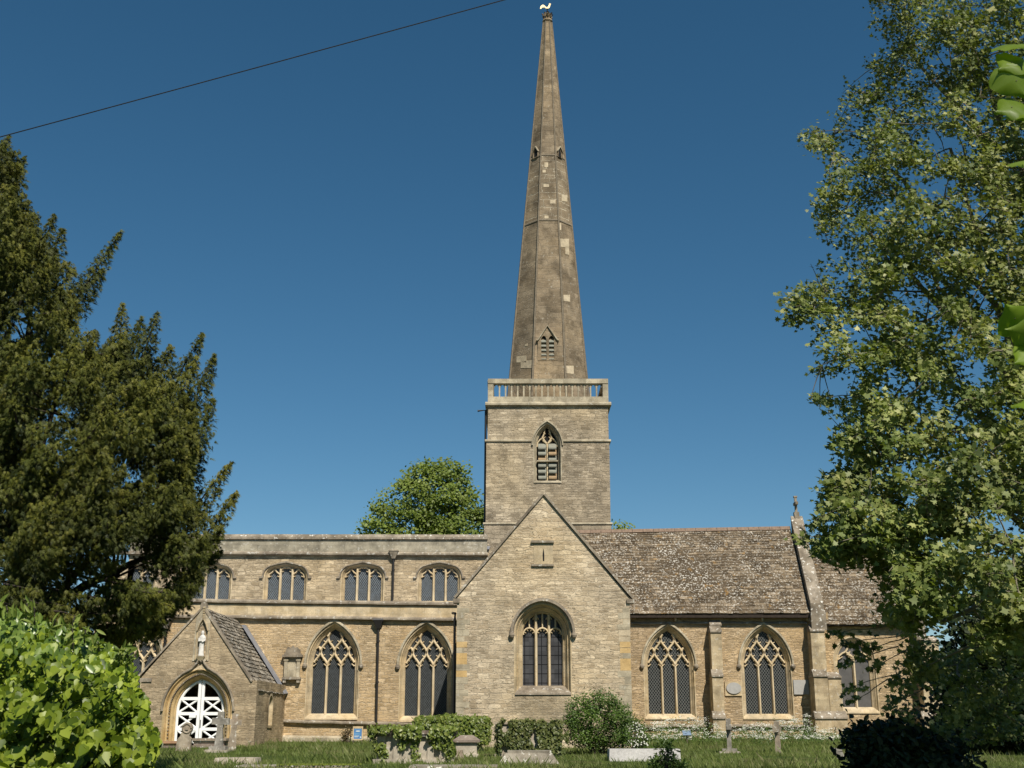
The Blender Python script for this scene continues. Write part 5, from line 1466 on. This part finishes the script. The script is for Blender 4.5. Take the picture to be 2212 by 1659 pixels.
# ---- ivy-clad hedge in the near left foreground
def hedge():
    poly = [(-200, 1290), (0, 1318), (60, 1322), (110, 1350), (160, 1358), (215, 1385), (240, 1400), (270, 1420), (290, 1445), (300, 1490), (322, 1520), (318, 1560), (345, 1600), (330, 1640), (320, 1700), (330, 1850), (300, 2300), (-200, 2300)]
    t = empty('ivy_bush', (-2.6, -CAMD+6.0, gz(-CAMD+6)), 'big bright ivy covered bush in the near left foreground', 'bush')
    n = 32000
    X, Y = sample(poly, n); e = edged(X, Y, poly)
    lump = np.sin(X*.045+Y*.02)+np.sin(Y*.05-X*.02+1)+np.sin(X*.09+Y*.08)
    d = 6.2 - 1.0*np.sqrt(np.clip(e/150, 0, 1)) - .5*np.clip((Y-1400)/300, 0, 1.5) - .13*lump + rng.random(n)**1.2*.75
    top = np.clip((1450-Y + rng.normal(0, 40, n))/90, 0, 1) > .5
    P = unproj(X, Y, d)
    N = np.array([[.15, -.70, .45]])+rng.normal(0, .46, P.shape)
    dn = np.tile(np.array([[0, 0, -1.0]]), (n, 1))
    k = ~top
    leaves('leaves', P[k], N[k], (.024+.029*rng.random(k.sum())**1.6)*(1+.35*np.clip((Y[k]-1500)/200, 0, 1)), IVY, M['livy'], t, up=dn[k], spin=.22)
    leaves('upper_leaves', P[top], N[top]+rng.normal(0, .3, (top.sum(), 3)), rng.uniform(.04, .065, top.sum()), OVAL, leaf_mat('privet_leaf', [(.07, .12, .02), (.13, .20, .035), (.20, .27, .06)], .35, .3, .5), t, up=-dn[top], spin=.25)
    # upright shoots standing out of the top
    Q, QN, QU = [], [], []; b = MB()
    for x, y, h in ((20, 1340, 40), (55, 1345, 52), (75, 1350, 48), (150, 1380, 60), (158, 1400, 52), (182, 1390, 45), (110, 1372, 42), (215, 1410, 30), (255, 1430, 26), (268, 1428, 40), (275, 1440, 45), (5, 1330, 42), (130, 1375, 30)):
        A_, B_ = unproj(np.array([x, x+random.uniform(-8, 12)]), np.array([y, y-h*.8]), np.array([5.9, 5.85])); b.tube([A_, B_], .004, 4)
        m = 12; u = np.linspace(.1, 1, m)[:, None]; Q.append(A_+(B_-A_)*u + rng.normal(0, .018, (m, 3))); QN.append(np.array([[0, -.8, .1]])+rng.normal(0, .5, (m, 3))); QU.append(np.array([[0, 0, 1.]])+rng.normal(0, .5, (m, 3)))
    Q, QN, QU = map(np.concatenate, (Q, QN, QU))
    leaves('shoot_leaves', Q, QN, rng.uniform(.05, .075, len(Q)), LONG, M['llime'], t, up=QU, spin=.05); b.build('shoots', M['bark'], t)['kind'] = 'stuff'
    # dark leaf layer added inside so that no light comes through, with stems
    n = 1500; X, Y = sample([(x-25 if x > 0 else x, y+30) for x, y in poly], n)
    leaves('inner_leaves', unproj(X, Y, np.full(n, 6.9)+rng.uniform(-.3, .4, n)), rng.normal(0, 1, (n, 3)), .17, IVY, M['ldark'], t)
    b = MB(); 
    for i in range(14): limb(b, (-2.9+random.uniform(-.6, .6), -CAMD+6.3+random.uniform(-.4, .4), gz(-49)-.1), (-3.0+random.uniform(-.9, .7), -CAMD+6.3+random.uniform(-.4, .4), random.uniform(.3, 1.0)), .03, .008, .1)
    b.build('stems', M['bark'], t)
hedge()

# ---- large leaves hanging close by on the right edge
def near_leaves():
    t = empty('lime_sapling', (3.0, -CAMD+3.2, gz(-52)), 'young tree whose large leaves hang into the right edge close by', 'tree')
    b = MB(); limb(b, (3.0, -CAMD+3.2, gz(-52)-.1), (3.0, -CAMD+3.3, 4.2), .05, .02, .02, 8); b.build('trunk', M['bark'], t)
    b = MB()
    LV = [((2196, 95), (2260, 130), .16, 0), ((2185, 135), (2240, 150), .15, 1), ((2195, 175), (2260, 140), .17, 2), ((2185, 232), (2240, 225), .15, 1), ((2215, 245), (2260, 225), .15, 0), ((2192, 688), (2250, 655), .14, 3), ((2214, 722), (2260, 690), .14, 3), ((2217, 770), (2250, 730), .12, 1), ((2214, 350), (2260, 330), .12, 0), ((2222, 870), (2260, 860), .12, 0)]
    P, N, U, S = [], [], [], []
    for (c, root, s, k) in LV:
        p, q = unproj(np.array([float(c[0]), float(root[0])]), np.array([float(c[1]), float(root[1])]), np.array([3.1, 3.25]))
        P.append(p); U.append(p-q); S.append(s*.8); N.append([(-.1, -.5, .8), (.1, -.85, .4), (0, -.9, -.1), (.0, -.77, -.64)][k])
        b.tube([q, q.copy()*.4+p*.6+np.array([0, 0, .01]), p], .0015, 4); b.tube([(3.0, -CAMD+3.3, q[2]+.25), q], .005, 4)
    sd = np.array(tuple(sun_dir))  # unseen extra leaves added sunward to shade the lower ones
    for c in ((2190, 700), (2205, 725), (2225, 760), (2200, 1000), (2230, 690)):
        p = unproj(np.array([float(c[0])]), np.array([float(c[1])]), np.array([3.1]))[0]
        for j in range(3):
            P.append(p+sd*(.46+.05*j)+np.array([.09+.05*j, 0, .02*j])); U.append(np.array([-1., -.2, -.5])); S.append(.17); N.append((.3, -.5, .8))
    T, F_ = [], []
    rows = 12
    for i in range(rows+1):
        v = i/rows; wv = .50*math.sin(math.pi*min(1, v*1.02+.04)**.72)*(1-v**6) + .004
        yy = -.5+v + (.10*(1-v)**3)
        T += [(-wv, yy-.09*(1-v)**2, -.10-.03*math.sin(v*22)), (-wv*.5, yy-.03*(1-v)**2, -.02), (0, yy, -.045*v*v+.0), (wv*.5, yy-.03*(1-v)**2, -.02), (wv, yy-.09*(1-v)**2, -.10-.03*math.cos(v*21))]
    for i in range(rows):
        for j in range(4): F_.append((i*5+j, i*5+j+1, i*5+j+6, i*5+j+5))
    T = np.array(T)
    leaves('leaves', np.array(P), np.array(N, float), np.array(S), (T, F_), M['lbig'], t, up=np.array(U), spin=0.02); b.build('twigs', M['bark'], t)
near_leaves()

# ---- shrubs and growth at the foot of the walls
def shrub(name, label, poly, depth, thick, ncl, kper, mat, leaf, cl, tmpl=OVAL, cat='shrub', group=None, base=None, up=(.1, -.5, .7)):
    X, Y = sample(poly, ncl); e = edged(X, Y, poly)
    d = depth + thick*np.sqrt(np.clip(e/30, .05, 1))*rng.uniform(-1, 1, ncl)
    C = unproj(X, Y, d); zmin = gz(depth-CAMD)
    t = empty(name, (C[:, 0].mean(), depth-CAMD, zmin), label, cat, group)
    P = (C[:, None] + rng.normal(0, cl, (ncl, kper, 3))).reshape(-1, 3); P[:, 2] = np.maximum(P[:, 2], zmin-.05)
    tone = np.clip(np.repeat(rng.random(ncl), kper)*.5+rng.random(ncl*kper)*.6, 0, 1)
    leaves('foliage', P, np.array([up])+rng.normal(0, .55, P.shape), rng.uniform(.7, 1.3, len(P))*leaf, tmpl, mat, t, rnd=tone)
    b = MB()
    for i in rng.choice(ncl, min(ncl, 26), replace=False): limb(b, (t.location.x+random.uniform(-.15, .15), depth-CAMD, zmin-.05), C[i], .025, .006, .1, 5)
    b.build('stems', M['bark'], t)
    return t
shrub('leafy_shrub', 'rounded green shrub in front of the transept right corner',
      [(1226, 1540), (1232, 1520), (1250, 1512), (1262, 1505), (1285, 1500), (1290, 1488), (1300, 1494), (1316, 1500), (1328, 1505), (1345, 1508), (1352, 1515), (1345, 1530), (1362, 1540), (1366, 1552), (1355, 1575), (1368, 1600), (1345, 1612), (1260, 1612), (1230, 1608), (1226, 1580), (1218, 1560)],
      40.5, .9, 240, 45, M['lshrub'], .075, .10)
fs = shrub('flowering_shrub', 'low shrub dotted with white blossom beside the rounded green shrub', [(1340, 1575), (1365, 1560), (1380, 1558), (1395, 1580), (1402, 1600), (1398, 1615), (1345, 1615)], 42, .5, 60, 40, M['lshrub'], .06, .09)
X, Y = sample([(1335, 1575), (1365, 1560), (1380, 1558), (1398, 1590), (1400, 1612), (1335, 1614)], 160)
leaves('blossom', unproj(X, Y, np.full(160, 41.4)+rng.normal(0, .15, 160)), np.array([[0, -.7, .6]])+rng.normal(0, .4, (160, 3)), .06, QUAD, M['flower'], fs)
shrub('small_shrub', 'thin brown-leaved plant beside the blue notice board', [(740, 1590), (745, 1575), (755, 1570), (762, 1585), (757, 1600), (742, 1600)], 53.0, .15, 30, 12, M['lbrown'], .08, .07)
shrub('leafy_plant', 'broad leaved green plant in front of the pale kerb stone', [(1400, 1652), (1412, 1630), (1430, 1622), (1440, 1600), (1448, 1622), (1470, 1640), (1480, 1660), (1475, 1680), (1400, 1680)], 31, .35, 75, 12, M['lshrub'], .13, .08, tmpl=LONG)
shrub('leafy_plant', 'small green plant standing behind the right end of the pale kerb stone', [(1398, 1622), (1404, 1612), (1420, 1606), (1425, 1600), (1440, 1606), (1448, 1618), (1440, 1628)], 42, .25, 40, 10, M['lshrub'], .12, .07, tmpl=LONG)

def ivy_on(b_parent, boxes, mat, n, leaf, hang=0.0, gap=0.0):
    """ivy leaves over the faces of boxes given as (x0,x1,y0,y1,z0,z1)"""
    P, N = [], []
    area = [((b[1]-b[0])+(b[3]-b[2]))*(b[5]-b[4])+(b[1]-b[0])*(b[3]-b[2]) for b in boxes]
    for b_, a_ in zip(boxes, area):
        m = int(n*a_/sum(area)); x0, x1, y0, y1, z0, z1 = b_
        f = rng.choice(4, m, p=[.52, .30, .09, .09])
        u, v = rng.random(m), rng.random(m)
        p = np.zeros((m, 3)); q = np.zeros((m, 3))
        for k, (fx, nn) in enumerate([((lambda u, v: (x0+(x1-x0)*u, y0+0*u, z0+(z1-z0)*v)), (0, -1, .35)), ((lambda u, v: (x0+(x1-x0)*u, y0+(y1-y0)*v, z1+0*u)), (0, -.4, 1)), ((lambda u, v: (x0+0*u, y0+(y1-y0)*u, z0+(z1-z0)*v)), (-1, -.3, .3)), ((lambda u, v: (x1+0*u, y0+(y1-y0)*u, z0+(z1-z0)*v)), (1, -.3, .3))]):
            s_ = f == k; p[s_] = np.stack(fx(u[s_], v[s_]), 1); q[s_] = nn
        P.append(p + norm(q)*np.abs(rng.normal(0, .055, m))[:, None]+rng.normal(0, .02, (m, 3))); N.append(q)
    P, N = np.concatenate(P), np.concatenate(N)
    if gap:
        f = np.sin(P[:, 0]*6.1+np.sin(P[:, 2]*5)*1.4)+.7*np.sin(P[:, 0]*13.7+1)+.6*np.sin(P[:, 2]*9+P[:, 0]*3)
        zt_ = max(b[5] for b in boxes); k = (f > -1.1+gap*2.2*np.clip((zt_-P[:, 2])/.9, 0, 1)) ; P, N = P[k], N[k]
    return leaves('ivy', P, N+rng.normal(0, .38, P.shape), rng.uniform(.7, 1.35, len(P))*leaf, IVY, mat, b_parent, up=np.tile(np.array([[0, 0, -1.]]), (len(P), 1)), spin=.25)

# ================================================================ GRAVES
M['tomb'] = dressed_mat('tomb_stone', (.33, .28, .22), (.45, .40, .32), .35, .35, joints=False)
M['tombdark'] = dressed_mat('tomb_slab', (.17, .13, .105), (.27, .22, .18), .4, .5, joints=False)
M['lichen'] = dressed_mat('lichened_ledger', (.20, .17, .13), (.34, .31, .25), .5, 1.0, joints=False)
M['rusty'] = dressed_mat('rusty_stone', (.33, .17, .09), (.40, .26, .16), .3, .1, joints=False)
M['headstone'] = dressed_mat('mottled_headstone', (.26, .20, .15), (.38, .33, .25), .5, .7, joints=False)
M['greystone'] = dressed_mat('grey_cross_stone', (.21, .19, .16), (.32, .30, .26), .45, .45, joints=False)
M['palekerb'] = dressed_mat('pale_granite', (.46, .44, .43), (.54, .52, .50), .15, .1, joints=False)
def px(X, d, Y=1600): return float(unproj(np.array([float(X)]), np.array([float(Y)]), np.array([float(d)]))[0][0])
def pz(Y, d, X=1106): return float(unproj(np.array([float(X)]), np.array([float(Y)]), np.array([float(d)]))[0][2])

def chest(label, X0, X1, Ytop, d, w, slab, mat, smat, ivy=None, h=None, balusters=False, gapv=0., hip=0., overhang=.1, leafn=0, group=None):
    x0, x1 = px(X0, d), px(X1, d); y0 = d-CAMD; g = gz(y0); zt_ = pz(Ytop, d)
    e = empty('chest_tomb', ((x0+x1)/2, y0+w/2, g), label, 'tomb', group)
    b = MB(); b.box(x0+overhang, x1-overhang, y0+overhang, y0+w-overhang, g-.15, zt_-slab); b.box(x0+overhang*.4, x1-overhang*.4, y0+overhang*.4, y0+w-overhang*.4, g-.15, g+.13); b.build('body', M[mat], e)
    b = MB()
    if hip:
        b.hexa([(x0, y0, zt_-slab), (x1, y0, zt_-slab), (x1, y0+w, zt_-slab), (x0, y0+w, zt_-slab), (x0, y0, zt_-slab+.07), (x1, y0, zt_-slab+.07), (x1, y0+w, zt_-slab+.07), (x0, y0+w, zt_-slab+.07)])
        b.hexa([(x0+.01, y0+.01, zt_-slab+.07), (x1-.01, y0+.01, zt_-slab+.07), (x1-.01, y0+w-.01, zt_-slab+.07), (x0+.01, y0+w-.01, zt_-slab+.07), (x0+hip, y0+hip, zt_+.05), (x1-hip, y0+hip, zt_+.05), (x1-hip, y0+w-hip, zt_+.05), (x0+hip, y0+w-hip, zt_+.05)])
    else: b.box(x0, x1, y0, y0+w, zt_-slab*.62, zt_); b.box(x0+.04, x1-.04, y0+.04, y0+w-.04, zt_-slab, zt_-slab*.62)
    b.build('slab', M[smat], e)
    if balusters:
        for f in (.12, .30, .52, .70, .84): 
            b = MB(); xx = x0+(x1-x0)*f; b.box(xx-.09, xx+.09, y0+overhang-.05, y0+overhang+.05, g+.13, zt_-slab); b.box(xx-.12, xx+.12, y0+overhang-.08, y0+overhang+.05, zt_-slab-.14, zt_-slab); b.build('pilaster', M['tomb'], e)
    if ivy: ivy_on(e, ivy(x0, x1, y0, w, g, zt_), M[leafn], *h, gap=gapv)
    return e
chest('chest tomb with stone balusters half hidden by hanging ivy', 801, 985, 1578, 35.2, 1.1, .16, 'tomb', 'tombdark', balusters=True, overhang=.16,
      ivy=lambda x0, x1, y, w, g, z: [(x0-.02, x1+.02, y-.02, y+w, z-.22, z+.03), (x0+.14, x1-.1, y+.12, y+w-.1, g, z-.15), (x0+.1, x0+.5, y+.08, y+.2, g+.3, z-.1), (x1-.55, x1-.05, y+.05, y+.3, g, z-.1)], leafn='ltomb', h=(5200, .075), gapv=.95)
chest('chest tomb buried under a thick mound of bright ivy behind the others', 903, 1046, 1560, 43, 1.2, .14, 'tomb', 'tombdark',
      ivy=lambda x0, x1, y, w, g, z: [(x0-.08, x1+.08, y-.1, y+w, z-.30, z+.10), (x1-.9, x1+.12, y-.12, y+w, z-.75, z), (x0, x1-.9, y, y+w, g+.1, z-.2), (x0+.8, x1-1.0, y+.1, y+.8, z, z+.18)], leafn='ltomb', h=(6500, .085))
chest('small hip-topped tomb with a reddish slab beside the ivy', 978, 1036, 1592, 38.6, .9, .16, 'tomb', 'tombdark', hip=.22, overhang=.09)
chest('chest tomb cloaked in dark ivy below the transept window', 1067, 1217, 1560, 39, 1.1, .1, 'tomb', 'string',
      ivy=lambda x0, x1, y, w, g, z: [(x0+.15, x1+.05, y-.02, y+w, g+.15, z-.08), (x0+.2, x1, y-.05, y+.1, g+.25, z-.05)], leafn='ltombd', h=(7500, .08), gapv=.06, overhang=.06)
chest('chest tomb with rusty side and thin pale slab under the far right trees', 2126, 2290, 1577, 46, 1.1, .16, 'rusty', 'tombdark', overhang=.16)
chest('low table tomb at the foot of the porch, left of the round headstone', 343, 384, 1601, 46.3, .7, .13, 'tombdark', 'rusty', overhang=.07)
chest('low table tomb behind the crosses in front of the porch gate', 413, 488, 1595, 46.6, .8, .14, 'tombdark', 'headstone', overhang=.08)

def ledger(label, X0, X1, Y, d, w, h, mat, taper=.0, moss=0):
    x0, x1 = px(X0, d), px(X1, d); y0 = d-CAMD; g = gz(y0)
    e = empty('ledger_stone', ((x0+x1)/2, y0+w/2, g), label, 'grave slab')
    b = MB(); zt_ = pz(Y, d+w*.7)
    zt_ = max(g+.06, min(zt_, g+h))
    b.hexa([(x0, y0, g-.1), (x1, y0, g-.1), (x1, y0+w, g-.1), (x0, y0+w, g-.1), (x0+taper, y0+taper, zt_), (x1-taper, y0+taper, zt_), (x1-taper, y0+w-taper, zt_), (x0+taper, y0+w-taper, zt_)])
    if taper > .15: b.box(x0+taper+.05, x1-taper-.02, y0+taper, y0+w-taper-.02, zt_, zt_+.07)
    b.build('stone', M[mat], e)
    if moss:
        n = moss; P = np.stack([rng.uniform(x0+(x1-x0)*.35, x1, n), rng.uniform(y0, y0+w, n), np.full(n, zt_+.01)], 1)
        leaves('moss', P, np.array([[0, -.3, 1.]])+rng.normal(0, .5, P.shape), .05, QUAD, M['moss'], e)
    return e
ledger('coffin shaped ledger mottled with orange and white lichen in the grass', 1069, 1216, 1626, 34.6, 1.3, .45, 'lichen', .30)
ledger('pale smooth kerb stone lying in the grass right of the green shrub', 1315, 1470, 1617, 36.5, .8, .36, 'palekerb', .02)
ledger('worn flat grave slab in the grass before the porch', 462, 556, 1636, 34.4, .9, .22, 'tomb', .05)
ledger('long lichened slab with bright moss along the bottom edge, left', 505, 772, 1652, 32.2, 1.1, .25, 'lichen', .05, moss=1500)
ledger('long lichened slab along the bottom edge below the ivy tomb', 880, 1080, 1652, 31.6, 1.2, .32, 'lichen', .06)
ledger('rounded foot stone beside the small hip-topped tomb', 975, 1007, 1612, 37.2, .5, .30, 'headstone', .12)

def headstone():
    d = 44.0; x = px(396, d); g = gz(d-CAMD); H = pz(1557, d)-g; w = (px(413, d)-px(381, d))/2
    e = empty('headstone', (x, d-CAMD, g), 'mottled old headstone with a round carved head before the porch gate', 'gravestone')
    b = MB(); pts = [(-w*1.0, -.1), (w*1.0, -.1), (w*.95, H*.42), (w*.62, H*.50)] + [(.05+w*.72*math.sin(R(a)), H*.76-w*.75*math.cos(R(a))) for a in range(60, 301, 20)] + [(-w*.6, H*.50), (-w*.95, H*.40)]
    b.prism([(x+u+.06*v/H, d-CAMD, g+v) for u, v in pts], (0, .16, 0)); b.build('stone', M['headstone'], e)
    b = MB(); c = (x+.05+.06*.76, d-CAMD-.01, g+H*.76); b.tube([(c[0]+.15*math.cos(R(a)), c[1], c[2]+.16*math.sin(R(a))) for a in range(0, 361, 30)], .03, 5); b.box(c[0]-.05, c[0]+.05, c[1]-.03, c[1]+.02, c[2]-.06, c[2]+.05); b.build('carving', M['headstone'], e)
headstone()
def cross(label, X, Ytop, Ybot, d, arm, sw, mat, lean=0., rotz=0., base=True, thick=.14):
    x = px(X, d); g = gz(d-CAMD); H = pz(Ytop, d)-g
    e = empty('stone_cross', (x, d-CAMD, g), label, 'grave cross'); e.rotation_euler = (0, R(lean), R(rotz))
    y = d-CAMD
    def loc(b, name, m):
        o = b.build(name, M[m]); o.parent = e; return o
    b = MB(); b.hexa([(-sw*1.5, -thick/2, 0), (sw*1.5, -thick/2, 0), (sw*1.5, thick/2, 0), (-sw*1.5, thick/2, 0), (-sw*.8, -thick/2, H*.62), (sw*.8, -thick/2, H*.62), (sw*.8, thick/2, H*.62), (-sw*.8, thick/2, H*.62)])
    b.box(-sw, sw, -thick/2-.004, thick/2+.004, H*.6, H); loc(b, 'shaft', mat)
    b = MB(); b.box(-arm, arm, -thick/2-.008, thick/2+.008, H*.68, H*.84); loc(b, 'arms', mat)
    if base:
        b = MB(); b.box(-sw*2.6, sw*2.6, -.25, .25, -.05, H*.14); loc(b, 'plinth', mat)
        b = MB(); b.box(-sw*3.6, sw*3.6, -.36, .36, -.1, H*.06); loc(b, 'step', 'tomb')
cross('stepped stone cross standing before the right half of the porch gate', 473, 1537, 1620, 43.6, .30, .11, 'greystone', lean=1)
cross('lichened stone cross leaning right behind the stepped cross', 501, 1541, 1612, 45, .26, .11, 'headstone', lean=3, rotz=12, base=False)
cross('narrow grey cross seen almost edge-on beside the chancel buttress', 1575, 1552, 1616, 42.5, .30, .085, 'greystone', rotz=82, base=True, thick=.15)
cross('weathered brown cross leaning under the second chancel window', 1680, 1558, 1620, 42, .30, .09, 'headstone', lean=-2, rotz=65, base=False, thick=.14)
def footstone():
    d = 38; x = px(1812, d); g = gz(d-CAMD); H = pz(1616, d)-g
    b = MB(); b.hexa([(x-.05, d-CAMD, g-.1), (x+.22, d-CAMD, g-.1), (x+.22, d-CAMD+.25, g-.1), (x-.05, d-CAMD+.25, g-.1), (x-.17, d-CAMD, g+H), (x+.05, d-CAMD, g+H*.98), (x+.05, d-CAMD+.2, g+H), (x-.17, d-CAMD+.2, g+H)])
    tag(b.build('foot_stone', M['greystone']), 'small grey stone leaning left in the grass near the shaded shrub', 'gravestone')
footstone()

# ---- notice boards
def board():
    d = 52.6; x0, x1 = px(761.5, d), px(783.5, d); z0, z1 = pz(1598.5, d), pz(1569, d); y = d-CAMD; g = gz(y)
    e = empty('notice_board', ((x0+x1)/2, y, g), 'blue notice in a pale timber frame standing against the aisle wall', 'sign')
    b = MB(); t = .045
    b.box(x0, x0+t, y-.03, y+.03, z0, z1); b.box(x1-t, x1, y-.03, y+.03, z0, z1); b.box(x0+t, x1-t, y-.03, y+.03, z1-t*1.6, z1); b.box(x0+t, x1-t, y-.03, y+.03, z0, z0+t); b.build('frame', plain('pale_timber', (.55, .42, .25), .7), e)
    for xx in (x0+.01, x1-.05): b = MB(); b.box(xx, xx+.04, y-.01, y+.02, g-.1, z0); b.build('leg', M['bark'], e)
    b = MB(); b.box(x0+t, x1-t, y-.012, y+.01, z0+t, z1-t*1.6); b.build('panel', plain('blue_panel', (.075, .20, .42), .5, var=.05), e)
    lt = plain('pale_print', (.62, .68, .66), .6, var=.05); bl = plain('light_blue_print', (.16, .36, .58), .6, var=.05)
    W, H = x1-x0-2*t, z1-z0-t*2.6; u = lambda f: x0+t+W*f; v = lambda f: z0+t+H*f; cxn = (x0+x1)/2
    b = MB(); b.prism([(cxn+W*.28*math.cos(R(a)), y-.016, v(.72)+H*.055*math.sin(R(a))) for a in range(0, 360, 20)], (0, .006, 0)); b.build('emblem', lt, e)
    b = MB(); b.box(u(.06), u(.94), y-.016, y-.01, v(.93), v(.98)); b.build('heading', lt, e)
    for k, (a, c, w_, m) in enumerate(((.50, .55, .72, bl), (.42, .47, .60, bl), (.35, .39, .76, bl), (.24, .29, .60, lt), (.16, .20, .45, lt))):
        b = MB(); b.box(u(.08), u(.08+w_), y-.016, y-.01, v(a), v(c)); b.build('text_line', m, e)
    b = MB(); b.prism([(u(.86)+W*.09*math.cos(R(a)), y-.017, v(.16)+W*.09*math.sin(R(a))) for a in range(0, 360, 20)], (0, .006, 0)); b.build('round_badge', lt, e)
board()
def board2():
    d = 51.0; x0, x1 = px(1475, d), px(1493, d); z0, z1 = pz(1588, d), pz(1578, d); y = d-CAMD
    e = empty('information_panel', ((x0+x1)/2, y, gz(y)), 'small tilted blue-grey panel among the white flowers below the chancel', 'sign')
    b = MB(); b.hexa([(x0, y-.15, z0), (x1, y-.15, z0), (x1, y-.13, z0-.02), (x0, y-.13, z0-.02), (x0, y+.1, z1), (x1, y+.1, z1), (x1, y+.13, z1-.03), (x0, y+.13, z1-.03)]); b.build('panel', plain('blue_grey', (.16, .22, .30), .4), e)
    b = MB(); b.box(x0+.15, x0+.2, y-.02, y+.02, gz(y)-.1, z0+.1); b.build('post', M['bark'], e)
board2()

# ================================================================ OVERHEAD WIRE
A_ = unproj(np.array([-900., 1960.]), np.array([291.+900*.2720, -242.]), np.array([17., 17.]))
b = MB(); n = 40; A0_, A1_ = Vector(A_[0]), Vector(A_[1])
b.tube([A0_.lerp(A1_, i/n) + Vector((0, 0, -.05*4*(i/n)*(1-i/n))) for i in range(n+1)], .009, 5)
tag(b.build('overhead_wire', M['iron']), 'thin black wire rising across the sky at the upper left', 'wire')

# ================================================================ GRASS AND WILD FLOWERS
def grass():
    n = 230000
    y = rng.uniform(-25.0, 3.4, n)**1; d = y+CAMD
    x = rng.uniform(-1, 1, n)*(d*.47+1.5)
    # keep clear of the church floor plan
    k = ~((y > -.1) & (x < tr_)) & ~((y > TR-.05) & (x > tl) & (x < tr_)) & ~((y > PO-.05) & (x > pl-.05) & (x < pr_+.05))
    x, y = x[k], y[k]; n = len(x)
    z = np.where(y < 0, SLOPE*y, 0) - .03
    patch = np.sin(x*.8+y*.5)+np.sin(y*1.1-x*.35+2)+.6*np.sin(x*2.3+y*1.7)
    h = (.13 + .05*patch + rng.random(n)*.13)*np.where(rng.random(n) < .05, 2.0, 1); h = np.clip(h*.68, .05, .42)
    P = np.stack([x, y, z], 1)
    N = np.stack([rng.normal(0, .5, n), np.full(n, -1.), rng.normal(0, .1, n)], 1)
    T, faces = BLADE
    a = rng.uniform(-1.2, 1.2, n); lean = rng.normal(0, .25, (n, 2))
    wv = np.stack([np.cos(a), np.sin(a), np.zeros(n)], 1)*(.012+.014*rng.random(n))[:, None]
    upv = np.stack([lean[:, 0], lean[:, 1], np.ones(n)], 1)*h[:, None]
    V_ = P[:, None]+T[None, :, 0:1]*wv[:, None]+T[None, :, 2:3]*upv[:, None]+T[None, :, 1:2]*np.stack([lean[:, 0], lean[:, 1], -.3*np.ones(n)], 1)[:, None]*h[:, None, None]
    V_ = V_.reshape(-1, 3).astype(np.float32)
    me = bpy.data.meshes.new('grass'); me.vertices.add(len(V_)); me.vertices.foreach_set('co', V_.ravel())
    me.loops.add(n*4); me.loops.foreach_set('vertex_index', np.arange(n*4, dtype=np.int32)); me.polygons.add(n); me.polygons.foreach_set('loop_start', (np.arange(n)*4).astype(np.int32)); me.update(calc_edges=True)
    tone = np.clip(.38+.15*patch+rng.normal(0, .19, n), 0, 1)
    me.attributes.new('rnd', 'FLOAT', 'FACE').data.foreach_set('value', tone.astype(np.float32))
    tag(link_mesh('grass', me, M['grass']), 'long uncut churchyard grass', 'grass', None, 'stuff')
grass()
def parsley(name, label, poly, d0, d1, n, hmin=.35):
    """frothy white umbels on green stems; countless, so one object each bank"""
    X, Y = sample(poly, n); d = rng.uniform(d0, d1, n)
    T_ = unproj(X, Y, d); g = np.where(T_[:, 1] < 0, SLOPE*T_[:, 1], 0); T_[:, 2] = np.maximum(T_[:, 2], g+.25)
    k = 9
    P = (T_[:, None]+rng.normal(0, 1, (n, k, 3))*np.array([.07, .07, .02])).reshape(-1, 3)
    fo = leaves(name, P, np.array([[0, -.6, .8]])+rng.normal(0, .4, P.shape), rng.uniform(.025, .05, len(P)), QUAD, M['flower'])
    tag(fo, label, 'wild flowers', None, 'stuff')
    m = n*12
    Q = np.repeat(T_, 12, 0); u = rng.random(m)[:, None]; gz_ = np.repeat(g, 12)
    Q = Q + rng.normal(0, .12, (m, 3)); Q[:, 2] = gz_ + (Q[:, 2]-gz_)*u[:, 0]**.8
    lo_ = leaves('wild_plants', Q, np.array([[0, -.6, .6]])+rng.normal(0, .5, Q.shape), rng.uniform(.06, .13, m), LONG, M['lshrub'], None)
    tag(lo_, label.replace('white frothy', 'green leafy'), 'wild plants', None, 'stuff')
parsley('cow_parsley', 'white frothy cow parsley along the foot of the chancel wall', [(1370, 1575), (1400, 1560), (1470, 1548), (1530, 1550), (1560, 1575), (1640, 1560), (1700, 1555), (1725, 1540), (1750, 1545), (1765, 1570), (1830, 1575), (1860, 1590), (1870, 1612), (1700, 1610), (1540, 1600), (1380, 1610)], 51.0, 57.5, 680)
parsley('cow_parsley', 'white frothy cow parsley before the rusty tomb at far right', [(2070, 1600), (2085, 1578), (2115, 1568), (2140, 1575), (2140, 1592), (2212, 1585), (2212, 1618), (2130, 1612), (2075, 1612)], 41, 45, 330)
